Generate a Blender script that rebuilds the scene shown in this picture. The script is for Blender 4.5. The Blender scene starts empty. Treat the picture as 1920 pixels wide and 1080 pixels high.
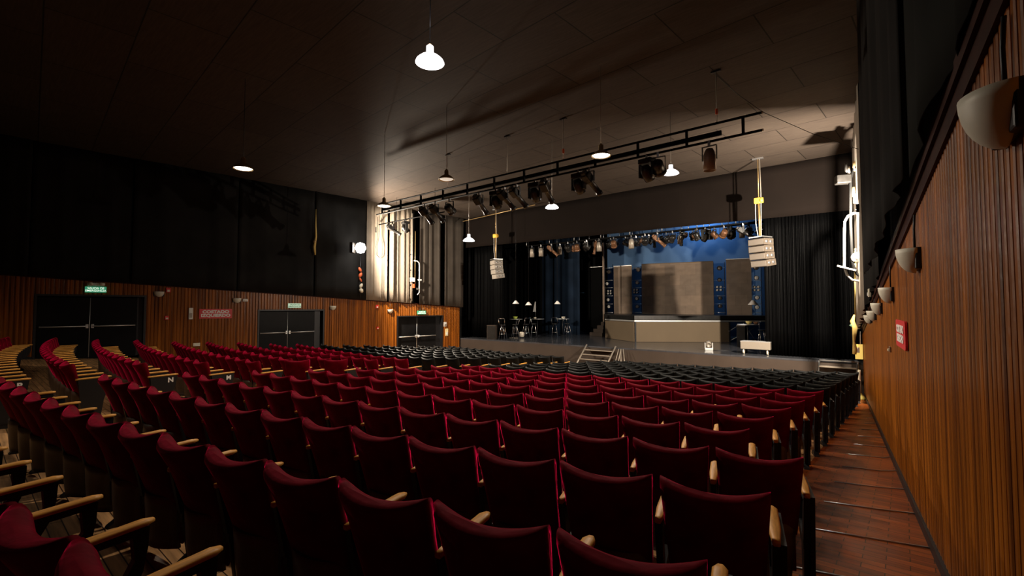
import bpy, math, random
from mathutils import Vector, Matrix
random.seed(7)
S = bpy.context.scene
C = S.collection
PI = math.pi

# ---------------------------------------------------------------- camera, world, exposure
F, PITCH, YAW, EYE = 870.0, math.atan(35 / 870.0), math.radians(40), 3.0
cd = bpy.data.cameras.new('camera'); cam = bpy.data.objects.new('camera', cd); C.objects.link(cam)
cd.sensor_width = 36; cd.lens = 36 * F / 1920; cd.clip_start = 0.02; cd.clip_end = 200
cam.location = (0, 0, EYE); cam.rotation_euler = (PI / 2 + PITCH, 0, YAW)
S.camera = cam
S.view_settings.view_transform = 'Standard'; S.view_settings.look = 'None'
S.view_settings.exposure = 0.0; S.view_settings.gamma = 1; S.view_settings.use_curve_mapping = False
w = bpy.data.worlds.new('world'); S.world = w; w.use_nodes = True
w.node_tree.nodes['Background'].inputs[0].default_value = (0.9, 0.85, 0.8, 1)
w.node_tree.nodes['Background'].inputs[1].default_value = 0.0002

def ray(x, y):                       # direction in the hall's own axes through a point of the photograph
    a, b = (x - 960) / F, (540 - y) / F
    c, s = math.cos(PITCH), math.sin(PITCH)
    dx, dy, dz = a, c - s * b, s + c * b
    return dx * math.cos(YAW) - dy * math.sin(YAW), dx * math.sin(YAW) + dy * math.cos(YAW), dz
def PV(x, y, v):
    u, vv, z = ray(x, y); t = v / vv; return Vector((u * t, v, EYE + z * t))
def PZ(x, y, z):
    u, v, zz = ray(x, y); t = (z - EYE) / zz; return Vector((u * t, v * t, z))
def PD(x, y, d):                     # at distance d along the view axis
    u, v, z = ray(x, y); return Vector((u * d, v * d, EYE + z * d))
LA, LB, RA, RB = -20.25, 0.057, 0.53, -0.081
def WL(x, y, off=0.0):
    u, v, z = ray(x, y); t = (LA + off) / (u - LB * v); return Vector((u * t, v * t, EYE + z * t))
def WR(x, y, off=0.0):
    u, v, z = ray(x, y); t = (RA - off) / (u - RB * v); return Vector((u * t, v * t, EYE + z * t))
def uL(v): return LA + LB * v
def uR(v): return RA + RB * v
ANG_L = math.atan(-LB)               # rotation that turns +Y along the left wall
ANG_R = math.atan(-RB)
CU, CV = -10.261, 39.665             # centre of the seating arcs
def floor_r(r): return -0.01 + 0.073 * (max(r, 20.5) - 20)
def floor_z(u, v): return floor_r(math.hypot(u - CU, v - CV)) if v < CV - 5 else 0.03

def area(name, loc, direction, power, size, color, spread=PI):
    l = bpy.data.lights.new(name, 'AREA'); l.shape = 'DISK'; l.size = size; l.energy = power; l.color = color; l.spread = spread
    o = bpy.data.objects.new(name, l); C.objects.link(o); o.location = loc
    o.rotation_euler = Vector(direction).to_track_quat('-Z', 'Y').to_euler(); return o
def spot(name, loc, direction, power, ang, color, size=0.05, blend=0.5):
    l = bpy.data.lights.new(name, 'SPOT'); l.energy = power; l.spot_size = ang; l.spot_blend = blend; l.color = color; l.shadow_soft_size = size
    o = bpy.data.objects.new(name, l); C.objects.link(o); o.location = loc
    o.rotation_euler = Vector(direction).to_track_quat('-Z', 'Y').to_euler(); return o

WARM = (1.0, 0.86, 0.70)
FLOOD_L = PD(676, 465, 20.6)
FLOOD_R = Vector((uR(13.9) - 0.15, 13.9, EYE + 2.35))
spot('flood_light_left', FLOOD_L + Vector((0.24, 0.26, 0)), (0.58, 0.81, 0.05), 3400, PI, (1.0, 0.85, 0.68), 0.13, 0.30)
area('flood_light_right', FLOOD_R + Vector((-0.06, 0.1, 0)), (-0.55, 0.82, -0.03), 1900, 0.10, (1.0, 0.86, 0.70))
area('cyclorama_blue_light', (-9.2, 28.4, 8.9), (0.0, 0.40, -0.9), 100, 1.4, (0.32, 0.60, 1.0))
spot('stage_work_light', (-9.5, 21.5, 8.3), (0.1, 0.35, -1), 50, math.radians(120), (0.62, 0.78, 1.0), 0.2)

# ---------------------------------------------------------------- materials
MATS = {}
def mat(name, col, rough=0.6, metal=0.0, emit=None, strength=0.0, spec=0.5, sheen=0.0, coat=0.0, var=0.0, vscale=3.0, bump=0.0, bscale=40.0, stretch=None, trans=0.0):
    if name in MATS: return MATS[name]
    if max(col) < 0.075 and metal == 0 and spec == 0.5: spec = 0.08
    m = bpy.data.materials.new(name); m.use_nodes = True; nt = m.node_tree; b = nt.nodes['Principled BSDF']
    c = (col[0], col[1], col[2], 1)
    b.inputs['Base Color'].default_value = c; b.inputs['Roughness'].default_value = rough; b.inputs['Metallic'].default_value = metal
    b.inputs['Specular IOR Level'].default_value = spec
    if sheen:
        b.inputs['Sheen Weight'].default_value = sheen; b.inputs['Sheen Roughness'].default_value = 0.28
        b.inputs['Sheen Tint'].default_value = ((1.0, .01, .11, 1) if col[0] > .08 else (col[0] * 8, col[1] * 8, col[2] * 8, 1))
    if coat: b.inputs['Coat Weight'].default_value = coat; b.inputs['Coat Roughness'].default_value = 0.2
    if trans: b.inputs['Transmission Weight'].default_value = trans
    if emit: b.inputs['Emission Color'].default_value = (*emit, 1); b.inputs['Emission Strength'].default_value = strength
    tc = nt.nodes.new('ShaderNodeTexCoord'); mp = nt.nodes.new('ShaderNodeMapping')
    nt.links.new(tc.outputs['Object'], mp.inputs[0])
    if stretch: mp.inputs['Scale'].default_value = stretch
    if var:
        n = nt.nodes.new('ShaderNodeTexNoise'); n.inputs['Scale'].default_value = vscale; n.inputs['Detail'].default_value = 5
        nt.links.new(mp.outputs[0], n.inputs['Vector'])
        r = nt.nodes.new('ShaderNodeValToRGB'); r.color_ramp.elements[0].position = 0.3; r.color_ramp.elements[1].position = 0.7
        r.color_ramp.elements[0].color = (*[k * (1 - var) for k in col], 1); r.color_ramp.elements[1].color = (*[min(1, k * (1 + var)) for k in col], 1)
        nt.links.new(n.outputs[0], r.inputs[0]); nt.links.new(r.outputs[0], b.inputs['Base Color'])
    if bump:
        n = nt.nodes.new('ShaderNodeTexNoise'); n.inputs['Scale'].default_value = bscale; n.inputs['Detail'].default_value = 3
        nt.links.new(mp.outputs[0], n.inputs['Vector'])
        bp = nt.nodes.new('ShaderNodeBump'); bp.inputs['Strength'].default_value = bump; bp.inputs['Distance'].default_value = 0.02
        nt.links.new(n.outputs[0], bp.inputs['Height']); nt.links.new(bp.outputs[0], b.inputs['Normal'])
    MATS[name] = m; return m

velvet = mat('red_velvet', (0.11, 0.0003, 0.006), 0.75, spec=0.04, sheen=1.0, var=0.35, vscale=7, bump=0.35, bscale=9)
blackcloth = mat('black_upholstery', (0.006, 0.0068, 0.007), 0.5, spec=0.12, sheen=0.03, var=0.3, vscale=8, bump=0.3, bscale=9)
shellm = mat('seat_shell_brown', (0.11, 0.080, 0.052), 0.4, var=0.3, vscale=6)
armwood = mat('armrest_wood', (0.66, 0.31, 0.06), 0.45, spec=0.25, var=0.25, vscale=9, stretch=(8, 1, 8))
iron = mat('black_iron', (0.010, 0.010, 0.012), 0.45, 0.2)
drapem = mat('black_drape', (0.012, 0.0115, 0.011), 0.85, sheen=0.15, var=0.25, vscale=1.5)
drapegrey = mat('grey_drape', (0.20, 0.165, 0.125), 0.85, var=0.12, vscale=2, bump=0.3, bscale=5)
curtainm = mat('black_velour_curtain', (0.0012, 0.0012, 0.0013), 0.5, spec=0.025, var=0.3, vscale=3, bump=0.25, bscale=25, stretch=(6, 6, 0.4))
bluedrape = mat('blue_black_drape', (0.009, 0.017, 0.032), 0.8, var=0.3, vscale=1)
headerm = mat('header_cloth', (0.0065, 0.0043, 0.0033), 0.9, var=0.15, vscale=0.8)
reddrape = mat('dark_red_curtain', (0.12, 0.006, 0.008), 0.8)
metal = mat('steel', (0.55, 0.55, 0.55), 0.3, 0.9)
brushed = mat('brushed_aluminium', (0.72, 0.72, 0.70), 0.35, 0.6)
chrome = mat('chrome', (0.8, 0.8, 0.8), 0.15, 1.0)
whitep = mat('white_paint', (0.75, 0.74, 0.70), 0.5)
creamp = mat('cream_lamp_shade', (0.62, 0.60, 0.50), 0.5)
enamel = mat('white_enamel', (0.85, 0.83, 0.78), 0.3)
brass = mat('dull_brass', (0.55, 0.42, 0.22), 0.4, 0.8)
pipe = mat('black_pipe', (0.004, 0.004, 0.004), 0.7)
fixm = mat('black_fixture', (0.022, 0.021, 0.020), 0.32, 0.4, var=0.3, vscale=8)
fixbrown = mat('rust_fixture', (0.16, 0.075, 0.035), 0.45, 0.3, var=0.3, vscale=8)
fixgrey = mat('grey_fixture', (0.32, 0.28, 0.23), 0.4, 0.3)
lens = mat('lens_glass', (0.75, 0.72, 0.66), 0.15, 0.0, coat=1.0)
yellow = mat('hoist_yellow', (0.75, 0.42, 0.05), 0.4)
orange = mat('orange_red_paint', (0.7, 0.13, 0.04), 0.5)
chainm = mat('chain_brass', (0.40, 0.27, 0.12), 0.4, 0.6)
speakm = mat('speaker_grey', (0.065, 0.052, 0.040), 0.55, var=0.1, vscale=10)
speakw = mat('speaker_pale', (0.30, 0.27, 0.23), 0.5)
signred = mat('sign_red', (0.62, 0.015, 0.02), 0.45)
signwhite = mat('sign_white', (0.85, 0.83, 0.8), 0.5)
blackdoor = mat('door_black', (0.007, 0.007, 0.0075), 0.38, var=0.4, vscale=1.2)
trimwood = mat('dark_trim_wood', (0.030, 0.008, 0.004), 0.5, var=0.3, vscale=2, stretch=(1, 6, 6))
greencase = mat('exit_green', (0.02, 0.25, 0.13), 0.4, emit=(0.10, 0.75, 0.40), strength=0.28)
exittext = mat('exit_text', (0.9, 0.9, 0.85), 0.5, emit=(0.9, 1.0, 0.85), strength=0.9)
ivory = mat('ivory_plastic', (0.75, 0.70, 0.55), 0.4)
cyc = mat('cyclorama_cloth', (0.085, 0.17, 0.31), 0.9, var=0.12, vscale=0.5)
panelm = mat('platform_panel', (0.14, 0.100, 0.058), 0.75, var=0.06, vscale=1)
stagefront = mat('stage_front_board', (0.055, 0.042, 0.034), 0.75, var=0.12, vscale=1.2)
bulbm = mat('lamp_glow', (1, 1, 1), 0.5, emit=(1.0, 0.93, 0.86), strength=14)
floodm = mat('flood_glow', (1, 1, 1), 0.5, emit=(1.0, 0.95, 0.88), strength=60)
dimglow = mat('small_lamp_glow', (1, 1, 1), 0.5, emit=(1.0, 0.9, 0.75), strength=3)
yelglow = mat('glowing_yellow_sheet', (0.85, 0.60, 0.10), 0.5, emit=(1.0, 0.72, 0.18), strength=0.7)  # emission gives the notice board a glow of its own
hazard = mat('yellow_cloth', (0.55, 0.40, 0.12), 0.7)

def wood_panel():
    m = bpy.data.materials.new('ribbed_wood'); m.use_nodes = True; nt = m.node_tree; b = nt.nodes['Principled BSDF']
    tc = nt.nodes.new('ShaderNodeTexCoord'); mp = nt.nodes.new('ShaderNodeMapping'); mp.inputs['Scale'].default_value = (1.0, 12.0, 0.35)
    nt.links.new(tc.outputs['Object'], mp.inputs[0])
    n = nt.nodes.new('ShaderNodeTexNoise'); n.inputs['Scale'].default_value = 1.2; n.inputs['Detail'].default_value = 6
    nt.links.new(mp.outputs[0], n.inputs['Vector'])
    r = nt.nodes.new('ShaderNodeValToRGB'); e = r.color_ramp.elements
    e[0].position = 0.34; e[0].color = (0.090, 0.023, 0.0018, 1); e[1].position = 0.72; e[1].color = (0.40, 0.122, 0.010, 1)
    nt.links.new(n.outputs[0], r.inputs[0]); nt.links.new(r.outputs[0], b.inputs['Base Color'])
    b.inputs['Specular IOR Level'].default_value = 0.22; b.inputs['Roughness'].default_value = 0.32; b.inputs['Coat Roughness'].default_value = 0.25
    n2 = nt.nodes.new('ShaderNodeTexNoise'); n2.inputs['Scale'].default_value = 14; n2.inputs['Detail'].default_value = 2
    nt.links.new(tc.outputs['Object'], n2.inputs['Vector'])
    bp = nt.nodes.new('ShaderNodeBump'); bp.inputs['Strength'].default_value = 0.25; bp.inputs['Distance'].default_value = 0.01
    nt.links.new(n2.outputs[0], bp.inputs['Height']); nt.links.new(bp.outputs[0], b.inputs['Normal'])
    return m
woodwall = wood_panel()

def brick(name, c1, c2, mortar, bw, rh, msize, rough, rot=0.0, bump=0.4, noise=0.3, coat=0.0, squash=1.0):
    m = bpy.data.materials.new(name); m.use_nodes = True; nt = m.node_tree; b = nt.nodes['Principled BSDF']
    tc = nt.nodes.new('ShaderNodeTexCoord'); mp = nt.nodes.new('ShaderNodeMapping'); mp.inputs['Rotation'].default_value = (0, 0, rot)
    nt.links.new(tc.outputs['Object'], mp.inputs[0])
    t = nt.nodes.new('ShaderNodeTexBrick'); nt.links.new(mp.outputs[0], t.inputs['Vector'])
    t.inputs['Scale'].default_value = 1; t.inputs['Brick Width'].default_value = bw; t.inputs['Row Height'].default_value = rh
    t.inputs['Mortar Size'].default_value = msize; t.inputs['Mortar Smooth'].default_value = 0.1; t.inputs['Bias'].default_value = 0.0
    t.inputs['Color1'].default_value = (*c1, 1); t.inputs['Color2'].default_value = (*c2, 1); t.inputs['Mortar'].default_value = (*mortar, 1)
    n = nt.nodes.new('ShaderNodeTexNoise'); n.inputs['Scale'].default_value = 3.0; n.inputs['Detail'].default_value = 6
    mp2 = nt.nodes.new('ShaderNodeMapping'); mp2.inputs['Rotation'].default_value = (0, 0, rot); mp2.inputs['Scale'].default_value = (0.7, 9, 1)
    nt.links.new(tc.outputs['Object'], mp2.inputs[0]); nt.links.new(mp2.outputs[0], n.inputs['Vector'])
    rr = nt.nodes.new('ShaderNodeMapRange'); rr.inputs[1].default_value = 0.3; rr.inputs[2].default_value = 0.7; rr.inputs[3].default_value = 1 - noise; rr.inputs[4].default_value = 1 + noise
    nt.links.new(n.outputs[0], rr.inputs[0])
    mx = nt.nodes.new('ShaderNodeVectorMath'); mx.operation = 'SCALE'
    nt.links.new(t.outputs[0], mx.inputs[0]); nt.links.new(rr.outputs[0], mx.inputs[3]); nt.links.new(mx.outputs[0], b.inputs['Base Color'])
    b.inputs['Specular IOR Level'].default_value = 0.5 if 'stage' in name else 0.12
    b.inputs['Roughness'].default_value = rough; b.inputs['Coat Weight'].default_value = coat; b.inputs['Coat Roughness'].default_value = 0.3
    inv = nt.nodes.new('ShaderNodeMath'); inv.operation = 'SUBTRACT'; inv.inputs[0].default_value = 1; nt.links.new(t.outputs[1], inv.inputs[1])
    bp = nt.nodes.new('ShaderNodeBump'); bp.inputs['Strength'].default_value = bump; bp.inputs['Distance'].default_value = 0.01
    nt.links.new(inv.outputs[0], bp.inputs['Height']); nt.links.new(bp.outputs[0], b.inputs['Normal'])
    return m
floorwood = brick('floor_boards', (0.55, 0.31, 0.14), (0.36, 0.20, 0.09), (0.03, 0.015, 0.008), 1.6, 0.09, 0.004, 0.45, 0.0, noise=0.45)
aislewood = brick('aisle_parquet', (0.28, 0.066, 0.010), (0.15, 0.032, 0.006), (0.02, 0.008, 0.004), 0.26, 0.085, 0.003, 0.38, 0.0, noise=0.35)
ceilm = brick('ceiling_panels', (0.047, 0.036, 0.028), (0.038, 0.029, 0.023), (0.012, 0.009, 0.007), 2.44, 1.22, 0.012, 0.8, math.radians(4), bump=0.8, noise=0.2)
backpanel = brick('backdrop_panels', (0.25, 0.185, 0.135), (0.19, 0.145, 0.11), (0.14, 0.105, 0.08), 0.61, 0.61, 0.004, 0.7, bump=0.1, noise=0.12)
for n in backpanel.node_tree.nodes:
    if n.type == 'MAPPING': n.inputs['Rotation'].default_value = (PI / 2, 0, 0)
stagefloor = brick('stage_floor', (0.055, 0.058, 0.066), (0.045, 0.048, 0.056), (0.02, 0.02, 0.024), 2.44, 1.22, 0.006, 0.17, noise=0.3, bump=0.15)

# ---------------------------------------------------------------- helpers
def tag(o, label=None, cat=None, group=None, kind=None):
    if label: o['label'] = label
    if cat: o['category'] = cat
    if group: o['group'] = group
    if kind: o['kind'] = kind
    return o
def thing(name, label, cat, loc=(0, 0, 0), rz=0.0, group=None, rot=None):
    o = bpy.data.objects.new(name, None); C.objects.link(o); o.empty_display_size = 0.05
    o.location = loc; o.rotation_euler = rot if rot else (0, 0, rz)
    return tag(o, label, cat, group)
class MB:
    def __init__(s): s.v = []; s.f = []; s.sm = []
    def add(s, vs, fs, smooth=False):
        o = len(s.v); s.v += [tuple(p) for p in vs]; s.f += [tuple(i + o for i in f) for f in fs]; s.sm += [smooth] * len(fs); return s
    def box(s, c, d, rz=0.0, M=None):
        hx, hy, hz = d[0] / 2, d[1] / 2, d[2] / 2
        R = M if M else Matrix.Rotation(rz, 3, 'Z'); c = Vector(c)
        vs = [c + R @ Vector((x * hx, y * hy, z * hz)) for x in (-1, 1) for y in (-1, 1) for z in (-1, 1)]
        return s.add(vs, [(0, 1, 3, 2), (4, 6, 7, 5), (0, 4, 5, 1), (2, 3, 7, 6), (0, 2, 6, 4), (1, 5, 7, 3)])
    def tube(s, pts, r, n=8, caps=True, smooth=True):
        pts = [Vector(p) for p in pts]; rs = r if isinstance(r, (list, tuple)) else [r] * len(pts)
        vs = []; up = None
        for i, p in enumerate(pts):
            d = (pts[min(i + 1, len(pts) - 1)] - pts[max(i - 1, 0)]).normalized()
            if up is None: up = Vector((0, 0, 1)) if abs(d.z) < 0.9 else Vector((1, 0, 0))
            a = d.cross(up).normalized(); b = a.cross(d).normalized(); up = b
            vs += [p + (a * math.cos(2 * PI * k / n) + b * math.sin(2 * PI * k / n)) * rs[i] for k in range(n)]
        fs = [(i * n + k, i * n + (k + 1) % n, (i + 1) * n + (k + 1) % n, (i + 1) * n + k) for i in range(len(pts) - 1) for k in range(n)]
        s.add(vs, fs, smooth)
        if caps:
            o = len(s.v) - len(vs); s.f.append(tuple(o + k for k in reversed(range(n)))); s.f.append(tuple(o + len(vs) - n + k for k in range(n))); s.sm += [False, False]
        return s
    def lathe(s, prof, c=(0, 0, 0), n=20, M=None, smooth=True):
        c = Vector(c); M = M or Matrix.Identity(3)
        vs = [c + M @ Vector((r * math.cos(2 * PI * k / n), r * math.sin(2 * PI * k / n), z)) for r, z in prof for k in range(n)]
        fs = [(i * n + k, i * n + (k + 1) % n, (i + 1) * n + (k + 1) % n, (i + 1) * n + k) for i in range(len(prof) - 1) for k in range(n)]
        return s.add(vs, fs, smooth)
    def prism(s, poly, x0, x1, axis='x'):
        n = len(poly)
        if axis == 'x': vs = [(x0, a, b) for a, b in poly] + [(x1, a, b) for a, b in poly]
        elif axis == 'z': vs = [(a, b, x0) for a, b in poly] + [(a, b, x1) for a, b in poly]
        else: vs = [(a, x0, b) for a, b in poly] + [(a, x1, b) for a, b in poly]
        return s.add(vs, [tuple(range(n))[::-1], tuple(range(n, 2 * n))] + [(i, (i + 1) % n, n + (i + 1) % n, n + i) for i in range(n)])
    def grid(s, fn, nu, nv, smooth=True, close=False):
        vs = [fn(i / nu, j / nv) for j in range(nv + 1) for i in range(nu + 1)]
        return s.add(vs, [(j * (nu + 1) + i, j * (nu + 1) + i + 1, (j + 1) * (nu + 1) + i + 1, (j + 1) * (nu + 1) + i) for j in range(nv) for i in range(nu)], smooth)
    def mesh(s, name, m):
        me = bpy.data.meshes.new(name); me.from_pydata(s.v, [], s.f); me.update()
        me.polygons.foreach_set('use_smooth', s.sm)
        for mm in (m if isinstance(m, (list, tuple)) else [m]): me.materials.append(mm)
        return me
    def build(s, name, m, parent=None, bevel=0.0, solid=0.0):
        o = bpy.data.objects.new(name, s.mesh(name, m)); C.objects.link(o)
        if parent is not None: o.parent = parent
        if solid:
            md = o.modifiers.new('thickness', 'SOLIDIFY'); md.thickness = solid; md.offset = 0
        if bevel:
            md = o.modifiers.new('bevel', 'BEVEL'); md.width = bevel; md.segments = 2; md.limit_method = 'ANGLE'
        return o
def struct(name, mb, m, parent=None, bevel=0.0, solid=0.0):
    o = mb.build(name, m, parent, bevel, solid)
    if parent is None: o['kind'] = 'structure'
    return o
FROZEN = {}
def freeze(t): FROZEN[t.name] = list(t.children); return t
def copy_thing(src, loc=None, rz=None, label=None, group=None, rot=None):
    r = src.copy(); C.objects.link(r)
    if loc is not None: r.location = loc
    if rz is not None: r.rotation_euler = (0, 0, rz)
    if rot is not None: r.rotation_euler = rot
    if label: r['label'] = label
    if group: r['group'] = group
    for ch in FROZEN.get(src.name, list(src.children)):
        c = ch.copy(); C.objects.link(c); c.parent = r
        for g in list(ch.children):
            d = g.copy(); C.objects.link(d); d.parent = c
    return r
def text_mesh(name, txt, size, m, parent, loc, rot, ext=0.002, bold=0.0, sx=1.0):
    cu = bpy.data.curves.new(name, 'FONT'); cu.body = txt; cu.size = size; cu.extrude = ext; cu.align_x = 'CENTER'; cu.align_y = 'CENTER'; cu.offset = bold
    cu.space_line = 0.95
    t = bpy.data.objects.new('tmp', cu); C.objects.link(t); dg = bpy.context.evaluated_depsgraph_get(); dg.update()
    me = bpy.data.meshes.new_from_object(t.evaluated_get(dg)); me.name = name
    bpy.data.objects.remove(t); bpy.data.curves.remove(cu)
    me.transform(Matrix.Diagonal((sx, 1, 1, 1)))
    me.materials.clear(); me.materials.append(m)
    o = bpy.data.objects.new(name, me); C.objects.link(o); o.parent = parent; o.location = loc; o.rotation_euler = rot
    return o
ORD = ['zeroth', 'first', 'second', 'third', 'fourth', 'fifth', 'sixth', 'seventh', 'eighth', 'ninth', 'tenth', 'eleventh', 'twelfth', 'thirteenth', 'fourteenth', 'fifteenth', 'sixteenth', 'seventeenth', 'eighteenth', 'nineteenth', 'twentieth', 'twenty-first', 'twenty-second']

# ---------------------------------------------------------------- setting: floor, walls, ceiling
V0, V1 = -4.0, 18.35                 # back of what is seen, stage front
STZ = EYE - 1.77                     # stage top
CEIL = EYE + 5.05
mb = MB()
nu_, nv_ = 60, 60
vs = []; fs = []
for j in range(nv_ + 1):
    v = V0 + (V1 + 0.4 - V0) * j / nv_
    a, b = uL(v) - 0.6, uR(v) + 0.3
    cols = [a + (-0.95 - a) * i / nu_ for i in range(nu_ + 1)] + [b]
    vs += [(u, v, floor_z(u, v)) for u in cols]
n1 = nu_ + 2
fs = [(j * n1 + i, j * n1 + i + 1, (j + 1) * n1 + i + 1, (j + 1) * n1 + i) for j in range(nv_) for i in range(n1 - 1)]
mb.add(vs, fs)
fl = struct('floor', mb, [floorwood, aislewood])
for p in fl.data.polygons:
    if p.index % (n1 - 1) == n1 - 2: p.material_index = 1
# side walls of ribbed wood
def ribbed(fn_u, sgn, segs, pitch, depth):
    mb = MB()
    for v0, v1, z0f, z1f in segs:
        n = max(1, int((v1 - v0) / pitch)); pts = []
        for k in range(n):
            a = v0 + (v1 - v0) * k / n; p = (v1 - v0) / n
            for t, dd in ((0.0, 0), (0.14, 0), (0.22, 0.75), (0.38, 1), (0.78, 1), (0.92, 0.75)): pts.append((a + p * t, dd * depth))
        pts.append((v1, 0))
        vs = []
        for v, dd in pts: vs += [(fn_u(v) + sgn * dd, v, z0f(v)), (fn_u(v) + sgn * dd, v, z1f(v))]
        m = len(pts)
        mb.add(vs, [(2 * i, 2 * i + 2, 2 * i + 3, 2 * i + 1) for i in range(m - 1)])
    return mb
DOORS = [(1.47, 4.17, EYE + 0.39), (7.72, 10.45, EYE - 0.115), (14.17, 17.06, EYE - 0.465)]
def trimL(v): return EYE + 0.96 - 0.0505 * v - 0.0003 * v * v
def fzl(v): return floor_z(uL(v), v) - 0.15
segs = []; prev = V0
for a, b, t in DOORS:
    segs.append((prev, a, fzl, trimL)); segs.append((a, b, lambda v, t=t: t, trimL)); prev = b
segs.append((prev, 18.25, fzl, trimL))
struct('wall_left', ribbed(uL, 1, segs, 0.105, 0.022), woodwall)
def trimR(v): return EYE + 1.40 - 0.124 * v          # top of the ribbed wood on the right
def fzr(v): return floor_z(uR(v), v) - 0.15
struct('wall_right', ribbed(uR, -1, [(V0, 18.3, fzr, trimR)], 0.075, 0.016), woodwall)
mb = MB(); mb.add([(uL(V0) - .02, V0, 2), (uL(18.6) - .02, 18.6, 2), (uL(18.6) - .02, 18.6, CEIL), (uL(V0) - .02, V0, CEIL)], [(0, 1, 2, 3)])
for v0_, v1_, t_ in DOORS: pass
o = MB(); o.box((uL(7.2) - 0.45, 7.2, 4.3), (0.1, 23.2, 9.0), ANG_L)
struct('wall_left_backing', o, drapem)
o = MB(); o.box((uR(7.2) + 0.12, 7.2, 4.3), (0.1, 23.2, 9.0), ANG_R)
struct('wall_right_backing', o, drapem)
struct('wall_back', MB().box((-10, V0 - 0.1, 4.3), (24, 0.1, 9.0)), drapem)
struct('ceiling', MB().box((-10, 7.2, CEIL + 0.05), (24, 23.4, 0.1)), ceilm)
# trims
mb = MB()
for k in range(24):
    va, vb = V0 + (18.25 - V0) * k / 24, V0 + (18.25 - V0) * (k + 1) / 24
    vs = []
    for v in (va, vb): vs += [(uL(v) - .02, v, trimL(v)), (uL(v) + .05, v, trimL(v)), (uL(v) + .05, v, trimL(v) + .06), (uL(v) - .02, v, trimL(v) + .06)]
    mb.add(vs, [(0, 1, 5, 4), (1, 2, 6, 5), (2, 3, 7, 6), (3, 0, 4, 7), (0, 3, 2, 1), (4, 5, 6, 7)])
struct('trim_1', mb, trimwood)
mb = MB()
for z0, z1, d in ((-0.02, 0.09, 0.035), (0.09, 0.18, 0.055)):
    va, vb = V0, 17.5; vs = []
    for v in (va, vb): vs += [(uR(v) + .02, v, trimR(v) + z0), (uR(v) - d, v, trimR(v) + z0), (uR(v) - d, v, trimR(v) + z1), (uR(v) + .02, v, trimR(v) + z1)]
    mb.add(vs, [(0, 1, 5, 4), (1, 2, 6, 5), (2, 3, 7, 6), (3, 0, 4, 7), (0, 3, 2, 1), (4, 5, 6, 7)])
struct('trim_2', mb, trimwood)
for nm, fu, s in (('baseboard_left', uL, 1), ('baseboard_right', uR, -1)):
    mb = MB()
    spans = [(V0, 1.47), (4.17, 7.72), (10.45, 14.17), (17.06, 18.2)] if s == 1 else [(V0, 18.2)]
    for a, b in spans:
        n = max(2, int((b - a) / 0.8))
        for k in range(n):
            va, vb = a + (b - a) * k / n, a + (b - a) * (k + 1) / n; vs = []
            for v in (va, vb):
                z = floor_z(fu(v), v); u = fu(v)
                vs += [(u, v, z - .05), (u + s * .035, v, z - .05), (u + s * .035, v, z + .08), (u, v, z + .08)]
            mb.add(vs, [(0, 1, 5, 4), (1, 2, 6, 5), (2, 3, 7, 6), (3, 0, 4, 7), (0, 3, 2, 1), (4, 5, 6, 7)])
    struct(nm, mb, iron)
# metal nosings across the right aisle and the left aisle
k = 0
for i in range(-1, 17):
    r = 39.46 - 0.84 * i + 0.35
    for ua, ub in ((-0.62, 0.5), (-8.95, -7.75)):
        mb = MB(); n = 3
        pts = []
        for t in range(n + 1):
            u = ua + (ub - ua) * t / n; v = CV - math.sqrt(r * r - (u - CU) ** 2)
            if ua > -1: u = min(u, uR(v) - 0.02)
            pts.append((u, v, floor_r(r) + 0.008))
        mb.tube(pts, 0.006, 6)
        k += 1; struct('trim_%d' % (k + 2), mb, metal if ua > -1 else iron)

# doors with panic bars
for n, (a, b, t) in enumerate(DOORS):
    m = (a + b) / 2; zb = floor_z(uL(m) + 0.3, m); u0 = uL(m); W = (b - a); H = t - zb
    d = thing('door_%d' % (n + 1), None, None, (u0, m, zb), ANG_L); d['kind'] = 'structure'
    f = MB(); f.box((-0.13, -W / 2 + 0.03, H / 2), (0.34, 0.06, H)); f.box((-0.13, W / 2 - 0.03, H / 2), (0.34, 0.06, H)); f.box((-0.13, 0, H - 0.03), (0.34, W - 0.12, 0.06))
    f.build('door_frame', iron, d)
    L = -W / 2 + 0.07; Rr = W / 2 - (0.36 if n else 0.22); mid = (L + Rr) / 2
    MB().box((-0.2, (Rr + W / 2 - .06) / 2, H / 2), (0.06, W / 2 - .06 - Rr, H - 0.06)).build('side_panel', iron, d)
    for s in (0, 1):
        ya, yb = (L, mid - .006) if s == 0 else (mid + .006, Rr)
        lf = MB().box((-0.17, (ya + yb) / 2, (H - .08) / 2), (0.05, yb - ya, H - 0.10)).build('door_leaf', blackdoor, d, bevel=0.006)
        bz = 1.06
        bar = MB(); bar.tube([(-0.05, ya + 0.05, bz), (-0.05, yb - 0.05, bz)], 0.021, 8); bar.build('push_bar', brushed, lf)
        bk = MB(); ye = yb - 0.06 if s == 0 else ya + 0.06; bk.box((-0.10, ye, bz), (0.11, 0.07, 0.13)); bk.build('latch_box', brushed, lf, bevel=0.008)
        bk = MB(); ye = ya + 0.07 if s == 0 else yb - 0.07; bk.box((-0.10, ye, bz), (0.10, 0.05, 0.06)); bk.build('bar_bracket', iron, lf)
    MB().tube([(-0.135, mid, 0.05), (-0.135, mid, H - 0.10)], 0.010, 6).build('latch_rod', brushed, d)

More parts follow.
